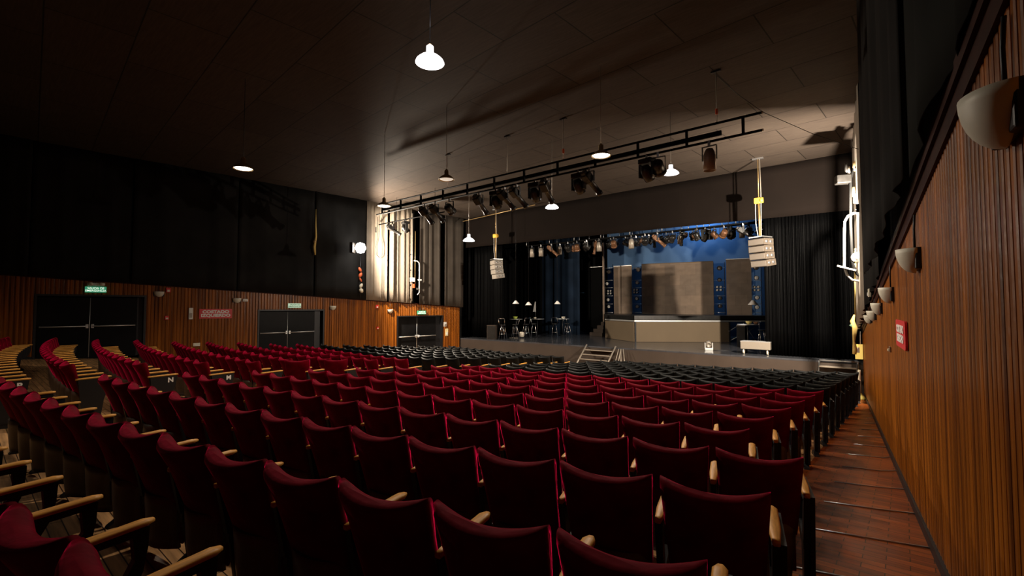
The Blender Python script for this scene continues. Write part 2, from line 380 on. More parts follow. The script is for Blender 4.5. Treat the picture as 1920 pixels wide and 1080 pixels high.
# ---------------------------------------------------------------- theatre seats
def seat_back():
    mb = MB(); nu, nt = 14, 9
    def cl(s, t):                    # s -1..1 across, t 0 bottom .. 1 top
        x = s * (0.208 + 0.026 * t)
        y = 0.155 - 0.150 * t - 0.060 * (1 - s * s) * (0.4 + 0.6 * t)
        z = 0.34 + 0.478 * t + (0.032 * abs(s) ** 2.4 * t ** 4)
        return Vector((x, y, z))
    rows = []
    prof = [(0.0, 0.25), (0.02, 0.7), (0.08, 1.0)] + [(0.08 + 0.84 * k / (nt - 2), 1.0) for k in range(1, nt - 2)] + [(0.93, 0.95), (0.965, 0.80), (0.99, 0.55), (1.0, 0.25)]
    for t, wgt in prof:
        loop = []; th = 0.032 + 0.024 * max(0.0, min(1.0, (t - 0.72) / 0.2))
        for k in range(nu + 1):
            s = -1 + 2 * k / nu; e = wgt * (1 - abs(s) ** 6 * 0.45); p = cl(s, t); loop.append(p + Vector((0, -th * e, 0)))
        for k in range(nu + 1):
            s = 1 - 2 * k / nu; e = wgt * (1 - abs(s) ** 6 * 0.45); p = cl(s, t); loop.append(p + Vector((0, th * e, 0.008 * wgt)))
        rows.append(loop)
    n = 2 * (nu + 1); vs = [p for r in rows for p in r]
    fs = [(i * n + k, i * n + (k + 1) % n, (i + 1) * n + (k + 1) % n, (i + 1) * n + k) for i in range(len(rows) - 1) for k in range(n)]
    mb.add(vs, fs, True); mb.f.append(tuple(range(n))[::-1]); mb.f.append(tuple((len(rows) - 1) * n + k for k in range(n))); mb.sm += [True, True]
    return mb
def seat_shell():
    mb = MB(); nu = 10
    def fn(a, b):
        s = -1 + 2 * a
        return (s * (0.205 - 0.03 * (1 - b)), 0.12 - 0.075 * (1 - s * s) - 0.0 * b + 0.02 * (1 - b) ** 2, 0.09 + 0.33 * b)
    mb.grid(fn, nu, 5)
    mb.grid(lambda a, b: (fn(a, b)[0], fn(a, b)[1] + 0.02, fn(a, b)[2]), nu, 5)
    k = (nu + 1) * 6
    for j in range(5):
        a = j * (nu + 1); mb.f.append((a, a + nu + 1, k + a + nu + 1, k + a)); a += nu; mb.f.append((a, a + nu + 1, k + a + nu + 1, k + a)); mb.sm += [False, False]
    for i in range(nu):
        mb.f.append((i, i + 1, k + i + 1, k + i)); q = 5 * (nu + 1); mb.f.append((q + i, q + i + 1, k + q + i + 1, k + q + i)); mb.sm += [False, False]
    return mb
def seat_cushion():
    mb = MB(); prof = [(0.0, 0.3), (0.05, 0.85), (0.2, 1.0), (0.8, 1.0), (0.95, 0.85), (1.0, 0.3)]
    nu = 8; rows = []
    for t, wt in prof:
        z = 0.12 + 0.34 * t; y = 0.160 + 0.02 * t
        loop = [Vector((-0.2 + 0.4 * k / nu, y - 0.02 * wt, z)) for k in range(nu + 1)] + [Vector((0.2 - 0.4 * k / nu, y + 0.05 * wt * (1 - abs(1 - 2 * k / nu) ** 5 * 0.8), z)) for k in range(nu + 1)]
        rows.append(loop)
    n = 2 * (nu + 1); mb.add([p for r in rows for p in r], [(i * n + k, i * n + (k + 1) % n, (i + 1) * n + (k + 1) % n, (i + 1) * n + k) for i in range(len(rows) - 1) for k in range(n)], True)
    mb.f.append(tuple(range(n))[::-1]); mb.f.append(tuple((len(rows) - 1) * n + k for k in range(n))); mb.sm += [False, False]
    return mb
def arm_top(x):
    mb = MB(); nl, nc = 12, 8; vs = []
    for i in range(nl + 1):
        t = i / nl; y = 0.045 + 0.40 * t; z = 0.617 + 0.010 * t
        wd = 0.029 * min(1.0, 0.55 + 1.2 * t) * (1 - max(0, (t - 0.9) / 0.1) ** 2 * 0.55); hh = 0.013 * (1 - max(0, (t - 0.92) / 0.08) * 0.4)
        for k in range(nc):
            a = 2 * PI * k / nc + PI / nc; c, s_ = math.cos(a), math.sin(a)
            vs.append((x + wd * math.copysign(abs(c) ** 0.5, c), y, z + hh * math.copysign(abs(s_) ** 0.6, s_)))
    mb.add(vs, [(i * nc + k, i * nc + (k + 1) % nc, (i + 1) * nc + (k + 1) % nc, (i + 1) * nc + k) for i in range(nl) for k in range(nc)], True)
    mb.f.append(tuple(range(nc))[::-1]); mb.f.append(tuple(nl * nc + k for k in range(nc))); mb.sm += [True, True]
    return mb
def side_frame(x):
    mb = MB(); a, b = x - 0.017, x + 0.017
    mb.prism([(0.06, 0.648), (0.06, 0.622), (0.37, 0.625), (0.425, 0.655)], a, b)                       # rail below the arm
    mb.prism([(0.425, 0.655), (0.365, 0.630), (0.375, 0.52), (0.32, 0.41), (0.355, 0.36), (0.405, 0.46), (0.42, 0.56)], a, b)   # curved front post
    mb.prism([(0.355, 0.36), (0.32, 0.41), (0.12, 0.36), (0.12, 0.30), (0.25, 0.31)], a, b)             # hub
    mb.prism([(0.055, 0.648), (0.115, 0.60), (0.17, 0.36), (0.11, 0.36)], a, b)                         # rear post
    mb.prism([(0.12, 0.36), (0.25, 0.36), (0.235, 0.04), (0.165, 0.04)], a + .004, b - .004)            # leg
    mb.prism([(0.07, -0.03), (0.33, -0.03), (0.30, 0.025), (0.235, 0.07), (0.165, 0.07), (0.10, 0.025)], x - 0.03, x + 0.03)
    mb.v = [(p[0], p[1], p[2] * 0.93) for p in mb.v]; return mb
def end_panel(x):
    mb = MB(); mb.prism([(0.07, 0.605), (0.43, 0.610), (0.41, 0.50), (0.36, 0.30), (0.33, 0.06), (0.12, 0.06), (0.10, 0.30)], x - 0.012, x + 0.012); return mb
HP = 0.2535
def make_seat(name, cushion, detail):
    t = thing(name, 'x', 'seat')
    seat_back().build('backrest', cushion, t)
    seat_cushion().build('seat_cushion', cushion, t)
    seat_shell().build('seat_shell', shellm if detail else iron, t)
    arm_top(HP).build('armrest', armwood if detail else mats_dark_arm, t)
    side_frame(HP).build('side_frame', iron, t)
    return t
mats_dark_arm = mat('black_armrest', (0.02, 0.018, 0.016), 0.4)
RED = freeze(make_seat('theatre_seat', velvet, True))
BLK = freeze(make_seat('black_theatre_seat', blackcloth, False))
ARM_M = arm_top(-HP).mesh('armrest', armwood); ARM_B = arm_top(-HP).mesh('armrest', mats_dark_arm); FR_M = side_frame(-HP).mesh('side_frame', iron)
PN_R = end_panel(HP + 0.03).mesh('end_panel', iron); PN_L = end_panel(-HP - 0.03).mesh('end_panel', iron)
def child(me, parent, name):
    o = bpy.data.objects.new(name, me); C.objects.link(o); o.parent = parent; return o
first = {'r': True, 'b': True}
LET = {0: 'P', 2: 'N', 3: 'M'}
PITCHS = 0.507
def place_row(i, block):
    r = 39.46 - 0.84 * i; fz = floor_r(r - 0.2)
    if block == 'right':
        ue = -0.44 if i < 3 else -0.90
        lim = -7.72
    else:
        ue = -9.10; lim = None
    th = math.asin((ue - CU) / r) - PITCHS / 2 / r
    seats = []
    while True:
        u, v = CU + r * math.sin(th), CV - r * math.cos(th)
        if block == 'right':
            if u - 0.22 < lim: break
            if i == -1 and u < -4.6: break
        else:
            le = -17.35 + 0.25 * (v - 1.2)
            if v > 6.4: le = -16.05 + 0.02 * (v - 6.4)
            if u - 0.22 < le: break
        if v > V1 - 0.9: break
        seats.append((u, v, th)); th -= PITCHS / r
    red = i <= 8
    n = len(seats)
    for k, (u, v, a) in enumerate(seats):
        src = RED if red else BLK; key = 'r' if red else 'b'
        rn = ORD[i + 2] if block == 'right' else ORD[i + 1]
        if block == 'right':
            lab = '%s seat, %s from right wall aisle, %s row from camera, right block' % ('red velvet' if red else 'black', ORD[k + 1], rn)
        else:
            lab = '%s seat, %s from middle aisle, %s row from camera, left block' % ('red velvet' if red else 'black', ORD[k + 1], rn)
        grp = ('red seats of the ' if red else 'black front seats of the ') + block + ' block'
        ja = random.uniform(-0.012, 0.012)
        if first[key]:
            t = src; t.location = (u, v, fz); t.rotation_euler = (0, 0, a); t['label'] = lab; t['group'] = grp; first[key] = False
        else: t = copy_thing(src, (u, v, fz), a + ja, lab, grp)
        tw = random.uniform(-0.02, 0.02)
        if k == n - 1:
            child(ARM_M if red else ARM_B, t, 'armrest'); child(FR_M, t, 'side_frame')
            if block == 'right': child(PN_L, t, 'end_panel')
        if k == 0:
            pn = child(PN_R, t, 'end_panel')
            if not red and block == 'left':
                for c in t.children:
                    if c.name.startswith('armrest'): c.data = arm_top(HP).mesh('armrest', armwood); c['label'] = 'pale wooden armrest'
            if block == 'left' and i in LET:
                pn['label'] = 'black end panel with white row letter'
                text_mesh('row_letter', LET[i], 0.10, signwhite, pn, (HP + 0.045, 0.335, 0.545), (PI / 2, 0, PI / 2), 0.002, 0.004)
        if block == 'left' and (i, k) in ((5, 0), (6, 0)):          # two twisted backs that catch the light
            for c in t.children:
                if c.name.startswith('backrest'): c.rotation_euler = (0, 0, 0.85 if i == 5 else 0.95); c['label'] = 'twisted red backrest catching the light'
for i in range(-1, 17): place_row(i, 'right')
for i in range(0, 17): place_row(i, 'left')

# ---------------------------------------------------------------- the stage
SB = 31.0
struct('stage_floor', MB().box((-10, (V1 + SB) / 2, STZ - 0.03), (26, SB - V1, 0.06)), stagefloor)
struct('stage_front', MB().box((-10.05, V1 + 0.03, STZ / 2 - 0.04), (18.6, 0.05, STZ)), stagefront)
struct('wall_stage_back', MB().box((-10, SB, 5), (30, 0.1, 9)), drapem)
struct('wall_stage_left', MB().box((-22.5, 25, 5), (0.1, 13, 9)), drapem)
struct('wall_stage_right', MB().box((2.6, 25, 5), (0.1, 13, 9)), drapem)
struct('ceiling_stage', MB().box((-10, 25, 9.6), (30, 13, 0.1)), drapem)
def sheet(p0, p1, z0, z1, pleats, amp, seed=1, nseg=8, nz=6, drift=0.0, sag=0.0):
    rnd = random.Random(seed); p0 = Vector((p0[0], p0[1], 0)); p1 = Vector((p1[0], p1[1], 0)); d = p1 - p0; L = d.length; d.normalize(); nrm = Vector((-d.y, d.x, 0))
    ph = [rnd.uniform(0, 6.28) for _ in range(6)]; n = max(4, int(pleats * nseg))
    z0f = z0 if callable(z0) else (lambda s: z0); z1f = z1 if callable(z1) else (lambda s: z1)
    def fn(a, b):
        s = a * L; q = a * pleats * 2 * PI + 0.9 * math.sin(a * 7 + ph[0]) + 0.5 * math.sin(a * 17 + ph[1])
        w_ = amp * (math.sin(q) * (0.75 + 0.25 * math.sin(a * 11 + ph[2])) + 0.35 * math.sin(2.3 * q + ph[3] + drift * b)) * (1.0 - 0.25 * b)
        w_ += sag * math.sin(b * PI) * math.sin(a * PI)
        p = p0 + d * s + nrm * w_; return (p.x, p.y, z0f(a) + (z1f(a) - z0f(a)) * b)
    mb = MB(); mb.grid(fn, n, nz); return mb
def pu(x, v): return PV(x, 560, v)
def curtain(name, m, xa, xb, v, z0, z1, pleats, amp, label, cat='curtain', group=None, vb=None, seed=1):
    a, b = pu(xa, v), pu(xb, vb or v)
    o = sheet(a, b, z0, z1, pleats, amp, seed).build(name, m, None, solid=0.01)
    return tag(o, label, cat, group)
# header cloth over the stage opening, in lengths sewn side by side
hz = lambda u: EYE + 3.37 - (u + 18.9) * 0.0125
o = sheet((-19.25, 18.62), (-0.85, 18.62), lambda a: hz(-19.25 + 18.4 * a), CEIL, 7, 0.02, 3, 10).build('stage_valance', headerm, None, solid=0.012)
tag(o, 'wide plain brown-black cloth valance across the top of the stage opening', 'valance')
curtain('stage_curtain', curtainm, 864, 942, 19.5, STZ, EYE + 3.9, 13, 0.055, 'black pleated curtain at the left edge of the stage', group=None, seed=2)
curtain('stage_curtain', curtainm, 940, 1016, 24.2, STZ, EYE + 4.2, 8, 0.05, 'black curtain behind the left bar stools and tables', seed=3)
curtain('stage_curtain', reddrape, 928, 941, 20.4, STZ, EYE - 0.45, 2, 0.02, 'narrow dark red cloth strip left of the bar stools', seed=4)
curtain('stage_curtain', bluedrape, 1010, 1088, 25.2, STZ, EYE + 4.6, 4, 0.10, 'dark bluish curtain with slanting folds at stage left of centre', seed=5)
curtain('stage_curtain', curtainm, 1084, 1140, 28.6, STZ, EYE + 5.2, 5, 0.08, 'black curtain between the bluish curtain and the first lamp tower', seed=6)
curtain('stage_curtain', curtainm, 1434, 1612, 19.15, STZ, EYE + 3.75, 26, 0.05, 'wide black pleated curtain closing the right third of the stage', seed=7)
o = sheet((-21.5, 21.2), (-19.0, 26), STZ, EYE + 4.6, 6, 0.08, 9).build('stage_curtain', curtainm, None, solid=0.01); tag(o, 'black masking curtain in the far left wing of the stage', 'curtain')
# sky cloth
a, b = pu(1120, 29.6), pu(1450, 29.6)
o = sheet(a, b, STZ, EYE + 6.3, 3, 0.02, 4).build('sky_cloth', cyc, None, solid=0.01)
tag(o, 'blue lit sky cloth stretched behind the grey panels', 'backdrop')
# platform
PA, PB, PC = PZ(1135, 634, STZ), PZ(1190, 641.5, STZ), PZ(1367, 642, STZ)
dr = (PC - PB).normalized(); PE = PC + dr * 1.8
PF = Vector((PE.x + 0.2, 28.3, STZ)); PG = Vector((PV(1130, 560, 27.8).x - .15, 28.3, STZ))
DT = EYE - 0.45
plat = thing('stage_platform', 'raised stage platform with tan front panels and dark deck edge', 'platform', (PB.x, PB.y, STZ))
def loc(p, z): return (p.x - PB.x, p.y - PB.y, z - STZ)
poly = [(p.x - PB.x, p.y - PB.y) for p in (PA, PB, PE, PF, PG)]
MB().prism(poly, DT - 0.23 - STZ, DT - STZ, 'z').build('deck', fixm, plat)
def wallpiece(p, q, z0, z1, th, off=0.0):
    d = (q - p).normalized(); n = Vector((d.y, -d.x, 0)); mb = MB(); a = p + n * (off); b = q + n * off
    vs = [loc(a, z0), loc(b, z0), loc(b, z1), loc(a, z1), loc(a - n * th, z0), loc(b - n * th, z0), loc(b - n * th, z1), loc(a - n * th, z1)]
    return mb.add(vs, [(0, 1, 2, 3), (5, 4, 7, 6), (4, 0, 3, 7), (1, 5, 6, 2), (3, 2, 6, 7), (4, 5, 1, 0)])
wallpiece(PA, PB - (PB - PA).normalized() * 0.06, STZ + .01, DT - 0.32, 0.03).build('front_panel', panelm, plat)
wallpiece(PB + dr * 0.09, PC, STZ + .01, DT - 0.32, 0.03).build('front_panel', panelm, plat)
for p, q in ((PA, PB), (PB, PE)):
    wallpiece(p, q, DT - 0.30, DT - 0.235, 0.06, 0.02).build('edge_rail', brushed, plat)
def post(p): return MB().box((p.x - PB.x, p.y - PB.y, (DT - .3 - STZ) / 2), (0.05, 0.05, DT - 0.3 - STZ), math.atan2(dr.y, dr.x))
for p in (PB + dr * 0.03 - Vector((0, -.06, 0)), PC + dr * .04, PE):
    post(p).build('post', iron, plat)
for (a, za), (b, zb) in (((0.0, 0.55), (0.75, 1.0)), ((0.05, 0.08), (1.3, 0.75)), ((1.3, .08), (0.7, 0.98))):
    p, q = PC + dr * a, PC + dr * b; MB().tube([loc(p, STZ + za), loc(q, STZ + zb)], 0.018, 6).build('brace', metal, plat)
# backdrop flats and lamp towers
BV = 27.55
def flat(xa, xb, ya, yb, n, lab):
    a, b = PV(xa, ya, BV), PV(xb, yb, BV); mb = MB(); z0 = DT
    vs = []
    for y in (BV, BV + 0.06): vs += [(a.x, y, z0), (b.x, y, z0), (b.x, y, b.z), (a.x, y, a.z)]
    mb.add(vs, [(0, 1, 2, 3), (5, 4, 7, 6), (4, 0, 3, 7), (1, 5, 6, 2), (3, 2, 6, 7), (4, 5, 1, 0)])
    t = mb.build('backdrop_panel', backpanel); tag(t, lab, 'panel', None)
    MB().box(((a.x + b.x) / 2, BV, (a.z + b.z) / 2 + .02), (b.x - a.x, 0.05, 0.035), M=Matrix.Rotation(-math.atan2(b.z - a.z, b.x - a.x), 3, 'Y')).build('top_batten', brushed if n != 1 else panelm, t)
flat(1150.5, 1184, 500, 498, 0, 'narrow grey-brown backdrop panel left of centre between two lamp towers')
flat(1203, 1337, 496, 490.5, 1, 'widest grey-brown backdrop panel in the middle of the stage')
flat(1361, 1408, 487, 485, 2, 'grey-brown backdrop panel on the right between two lamp towers')
TW = [((1134.5, 1150), [(1143, 510, 'f'), (1140, 532, 's'), (1144, 548, 'q'), (1142, 562, 's'), (1143, 575, 's')], 497, 'leftmost lamp tower behind the platform'),
      ((1184.5, 1203), [(1198, 506, 'f'), (1196, 530, 's'), (1193, 546, 'q'), (1195, 560, 's'), (1196, 575, 's')], 500, 'lamp tower between the narrow and the widest backdrop panels'),
      ((1337.5, 1360), [(1350, 503, 'f'), (1350, 525, 'd'), (1349, 541, 'q'), (1351, 559, 'd'), (1351, 574, 'd')], 492, 'lamp tower right of the widest backdrop panel'),
      ((1408.5, 1429), [(1418, 502, 'f'), (1419, 521, 's'), (1419, 541, 'q'), (1420, 558, 's'), (1420, 576, 's')], 500, 'rightmost lamp tower beside the black curtain')]
lensd = mat('lens_dark', (0.10, 0.08, 0.07), 0.25, 0.2, coat=0.5)
for (xa, xb), lamps, ytop, lab in TW:
    v = BV + 0.25; a, b = PV(xa, 560, v), PV(xb, 560, v); zt = PV(xa, ytop, v).z; cx = (a.x + b.x) / 2; W = b.x - a.x
    t = thing('lamp_tower', lab, 'lamp tower', (cx, v, DT))
    h = zt - DT
    for s in (-1, 1): MB().tube([(s * (W / 2 - .02), 0, 0), (s * (W / 2 - .02), 0, h)], 0.018, 6).build('upright', iron, t)
    for y in (502, 525, 539, 554, 569, 585):
        z = PV(xa, y + 1, v).z - DT
        if z < h + .05: MB().tube([(-W / 2, -.03, z), (W / 2, -.03, z)], 0.014, 6).build('rung', brushed, t)
    for (x, y, k) in lamps:
        p = PV(x, y, v); lx, lz = p.x - cx, p.z - DT
        def can(cx_, cz_, r, lm, nm='lamp_can'):
            Mx = Matrix.Rotation(PI / 2, 3, 'X')
            c = MB().lathe([(r * .5, -0.18), (r * .8, -0.15), (r, -0.05), (r * 1.05, 0.08), (r * 0.96, 0.08), (r * .9, 0.03)], (cx_, -0.06, cz_), 14, Mx).build(nm, fixm, t)
            MB().lathe([(0.0, 0.075), (r * .5, 0.07), (r * .95, 0.04)], (cx_, -0.06, cz_), 14, Mx).build('lens', lm, c)
        if k == 's': can(lx, lz, 0.115, lens)
        elif k == 'd': can(lx, lz, 0.11, lensd)
        elif k == 'f': can(lx, lz, 0.13, lensd)
        else:
            for dx in (-.095, .095):
                for dz in (-.085, .085): can(lx + dx, lz + dz, 0.075, lens)
# flats in the dark left of the towers
p = PV(1106, 502, 26.2); q = PV(1131, 502, 26.2)
o = MB().box(((p.x + q.x) / 2, 26.2, (STZ + p.z) / 2), (q.x - p.x, .06, p.z - STZ)).build('black_flat', curtainm); tag(o, 'black scenery flat with a pale top edge left of the towers', 'scenery flat')
MB().box(((p.x + q.x) / 2, 26.2, p.z + .02), (q.x - p.x, .07, .03)).build('top_edge', brushed, o)
p = PV(1131, 455, 26.0); q = PV(1133.5, 592, 26.0)
o = MB().box((p.x, 26.0, (STZ + p.z) / 2), (.09, .09, p.z - STZ)).build('scenery_post', backpanel); tag(o, 'tall brown post at the left end of the platform', 'post')
p = PZ(1083, 622, STZ)
t = thing('stage_stand', 'black upright stand with a crossbar in front of the bluish curtain', 'stand', p)
MB().tube([(0, 0, 0), (0, 0, 2.75)], .03, 8).build('pole', fixgrey, t); MB().tube([(0, 0, 2.72), (.45, .2, 2.75)], .02, 6).build('crossbar', brushed, t)
MB().box((0, 0, .02), (.5, .4, .04)).build('base', iron, t); MB().box((.03, -.05, .62), (.13, .06, .26)).build('tag', hazard, t)
# steps up to the platform on its left
p = PZ(1112, 630, STZ)
t = thing('platform_steps', 'short grey steps leading up to the platform from the left', 'steps', (p.x, p.y, STZ), -0.35)
for k in range(4): MB().box((0.25 + k * 0.20, 0.45, 0.11 + k * .22), (1.15 - k * 0.30, 0.9, 0.22)).build('step', stagefront, t, bevel=.01)
# bar stools and tables
def make_stool(label, group):
    t = thing('bar_stool', label, 'bar stool', group=group)
    MB().lathe([(0, .74), (.15, .74), (.165, .755), (.165, .775), (.15, .79), (0, .79)], n=16).build('seat', fixm, t, )
    for k in range(4):
        a = PI / 4 + k * PI / 2; c, s_ = math.cos(a), math.sin(a)
        MB().tube([(c * .11, s_ * .11, .745), (c * .15, s_ * .15, .5), (c * .24, s_ * .24, 0.0)], .015, 6).build('leg', chrome, t)
    MB().tube([(math.cos(k * PI / 8) * .185, math.sin(k * PI / 8) * .185, .28) for k in range(17)], .011, 6, caps=False).build('foot_ring', chrome, t)
    mb = MB()
    for s in (-1, 1): mb.tube([(s * .14, -.1, .76), (s * .17, -.17, .95), (s * .18, -.19, 1.12)], .013, 6)
    mb.build('back_posts', chrome, t); MB().tube([(-.18, -.19, 1.12), (-.1, -.22, 1.13), (.1, -.22, 1.13), (.18, -.19, 1.12)], .014, 6).build('back_rail', chrome, t)
    return t
stools = [(943, 636, 0.3, 'first bar stool from the left on the stage, nearest the red cloth'), (966, 634.5, 2.6, 'bar stool in front of the left round table'),
          (986, 633.5, 1.2, 'bar stool between the two left round tables'), (1001, 632, -1.0, 'bar stool under the tall white stand'),
          (1040, 632, 0.6, 'bar stool left of the round table near the bluish curtain'), (1064, 631, -0.4, 'bar stool right of the round table near the bluish curtain'),
          (1430, 652.5, 0.5, 'bar stool behind the flight case by the black curtain')]
g = 'chrome bar stools on the stage'
for k, (x, y, rz, lab) in enumerate(stools):
    p = PZ(x, y, STZ)
    if k == 0: st0 = make_stool(lab, g); st0.location = p; st0.rotation_euler = (0, 0, rz)
    else: copy_thing(st0, p, rz, lab, g)
def make_table():
    t = thing('high_table', 'x', 'table')
    MB().lathe([(0, 1.0), (.40, 1.0), (.41, 1.012), (.41, 1.025), (.40, 1.035), (0, 1.035)], n=24).build('table_top', brushed, t)
    MB().tube([(0, 0, .02), (0, 0, 1.0)], .03, 8).build('column', iron, t); MB().lathe([(0, 0), (.26, 0), (.26, .015), (.05, .04), (0, .04)], n=18).build('base', iron, t)
    return t
tabs = []
for k, (x, y, lab) in enumerate([(967, 630.5, 'leftmost high round table on the stage, with a green bowl'), (1008, 629.5, 'high round table carrying the tall white stand'),
                                 (1055, 629, 'high round table with a pale bowl by the bluish curtain'), (1403, 654, 'high round table by the black curtain with a yellow bowl')]):
    p = PZ(x, y, STZ)
    if k == 0: tb0 = make_table(); t = tb0; t.location = p; t['label'] = lab
    else: t = copy_thing(tb0, p, 0, lab)
    t['group'] = 'high round tables on the stage'; tabs.append(p)
def bowl(p, m, lab, r=.12):
    o = MB().lathe([(0, 0), (r * .5, 0), (r * .85, r * .45), (r, r), (r * .92, r), (r * .75, r * .5), (0, r * .25)], n=18).build('bowl', m); o.location = p; tag(o, lab, 'bowl'); return o
gy = mat('green_glaze', (0.42, 0.50, 0.08), 0.3); pk = mat('pale_glaze', (0.75, 0.68, 0.55), 0.3); yl = mat('yellow_glaze', (0.75, 0.62, 0.22), 0.3); og = mat('terracotta_glaze', (0.6, 0.30, 0.16), 0.4)
up = Vector((0, 0, 1.036))
bowl(tabs[0] + up + Vector((.0, -.05, 0)), gy, 'green bowl on the leftmost high round table', .15)
bowl(tabs[2] + up + Vector((.05, 0, 0)), pk, 'pale bowl on the high table by the bluish curtain')
bowl(tabs[3] + up + Vector((.06, -.06, 0)), yl, 'yellow bowl on the high table by the black curtain', .13)
bowl(tabs[3] + up + Vector((.28, .13, 0)), og, 'terracotta bowl on the high table by the black curtain', .10)
bowl(tabs[1] + up + Vector((-.16, -.05, 0)), pk, 'small pale bowl below the tall white stand', .09)
t = thing('table_stand', 'tall white triangular stand on the second high round table', 'stand', tabs[1] + up + Vector((-.25, .1, 0)))
MB().tube([(0, 0, 0), (0, 0, 1.0)], .012, 6).build('rod', metal, t); MB().prism([(-.17, .42), (.03, .42), (.03, 1.04), (-.02, 1.04)], -.012, .012, 'y').build('white_flag', signwhite, t)
MB().lathe([(0, 0), (.09, 0), (.09, .02), (0, .03)], n=14).build('foot', iron, t)
# things on the stage floor
p = PZ(921, 636, STZ); t = thing('stage_monitor', 'grey box speaker standing at the left edge of the stage', 'speaker', p, 0.5)
MB().box((0, .2, .38), (.5, .4, .76)).build('cabinet', stagefront, t, bevel=.02); MB().box((0, -.012, .38), (.44, .02, .68)).build('grille', fixm, t)
p = PZ(978, 634, STZ); t = thing('floor_lamp', 'small pale floor lamp with cable in front of the stools', 'lamp', p, 0.6)
MB().lathe([(.05, 0), (.13, .02), (.15, .12), (.13, .26), (.08, .30), (0, .30)], (0, 0, .06), 16).build('lamp_head', pk, t)
MB().box((0, 0, .03), (.3, .22, .06)).build('base', iron, t); MB().tube([(-.15, 0, .02), (-.35, -.1, .02), (-.55, .05, .03), (-.7, -.02, .01)], .018, 6).build('cable', fixgrey, t)
p = PZ(1329, 657, STZ); t = thing('moving_light', 'small silver moving light standing on the stage front edge', 'stage light', p, 0.4)
MB().box((0, 0, .05), (.30, .26, .10)).build('base', brushed, t, bevel=.01)
y_ = MB(); y_.box((-.14, 0, .2), (.03, .12, .22)); y_.box((.14, 0, .2), (.03, .12, .22)); y_.build('yoke', brushed, t)
MB().lathe([(0, -.12), (.09, -.12), (.105, -.05), (.105, .08), (.085, .1), (.08, .06), (0, .05)], (0, 0, .26), 14, Matrix.Rotation(PI / 2 + .4, 3, 'X')).build('head', fixgrey, t)
MB().tube([(.1, .05, .02), (.35, -.03, .012), (.6, .04, .012), (.85, -.02, .012)], .012, 6).build('cable', iron, t)
p = PZ(1416, 665, STZ); t = thing('flight_case', 'long grey flight case on castors beside the black curtain', 'case', p)
MB().box((0, .25, .33), (1.0, .5, .28)).build('case_body', fixgrey, t, bevel=.015); MB().box((0, .25, .475), (1.01, .51, .02)).build('case_edge', brushed, t)
for dx in (-.4, .4):
    for dy in (.07, .43): MB().tube([(dx - .02, dy, .09), (dx + .02, dy, .09)], .085, 12).build('castor', pk if dy < .1 else iron, t)
    MB().box((dx, .25, .17), (.06, .42, .04)).build('castor_plate', iron, t)
p = PZ(1389, 649.5, STZ); t = thing('side_unit', 'dark tall box unit under the right end of the platform', 'cabinet', p)
MB().box((0, .3, .45), (.35, .5, .90)).build('cabinet', fixm, t, bevel=.01); MB().box((0, .3, .92), (.37, .52, .03)).build('lid', fixgrey, t)
# small pendants over the tables
def make_stage_pendant():
    t = thing('stage_pendant', 'x', 'pendant lamp')
    MB().lathe([(.035, .16), (.05, .15), (.17, .0), (.165, -.005), (.045, .13)], n=20).build('lamp_shade', enamel, t)
    MB().lathe([(0, .01), (.03, .02), (.04, .05), (.02, .1)], n=10).build('bulb', dimglow, t)
    return t
sp = [(967, 569.5, 23.5, 'leftmost small white pendant lamp over the stage tables'), (991, 572, 24.0, 'small white pendant lamp beside the tall white stand'),
      (1045, 570, 24.5, 'small white pendant lamp in front of the bluish curtain'), (1412, 571.5, 20.2, 'white pendant lamp over the high table by the black curtain')]
for k, (x, y, d, lab) in enumerate(sp):
    p = PD(x, y, d)
    if k == 0: s0 = freeze(make_stage_pendant()); t = s0; t.location = p; t['label'] = lab
    else: t = copy_thing(s0, p, 0, lab)
    t['group'] = 'white pendants over the stage'
    MB().tube([(0, 0, .15), (0, 0, (9.55 - p.z) / (1.25 if k == 3 else 1))], .005, 5).build('cord', iron, t)
    if k == 3: t.scale = (1.25, 1.25, 1.25)
    spot('stage_pendant_light', p + Vector((0, 0, .03)), (0, 0, -1), 5, math.radians(130), WARM, .04)

# ---------------------------------------------------------------- stage lights: two kinds of fixture
def make_profile(name='profile_spotlight', bm=None, lm=None):
    bm = bm or fixm
    t = thing(name, 'x', 'stage light')
    # origin at the clamp on the pipe; the body hangs below and points along +Y tilted down
    Mx = Matrix.Rotation(-PI / 2, 3, 'X')
    b = MB(); b.box((0, -.10, 0), (.22, .26, .20)); b.box((0, -.26, 0.0), (.14, .1, .13)); b = b.build('lamp_body', bm, t, bevel=.02)
    l = MB().lathe([(.085, .0), (.085, .05), (.075, .06), (.075, .40), (.092, .41), (.092, .47), (.08, .47), (.07, .42)], (0, 0.0, 0), 14, Mx).build('lens_tube', bm, t)
    MB().lathe([(0, .45), (.07, .43)], (0, 0, 0), 12, Mx).build('lens', lensd, l)
    mb = MB(); mb.box((-.14, 0, .10), (.012, .05, .26)); mb.box((.14, 0, .10), (.012, .05, .26)); mb.box((0, 0, .23), (.29, .05, .012)); y = mb.build('yoke', iron, t)
    MB().box((0, 0, .29), (.05, .06, .12)).build('clamp', metal, t)
    for c in (b, l): c.location = (0, 0, 0)
    return t
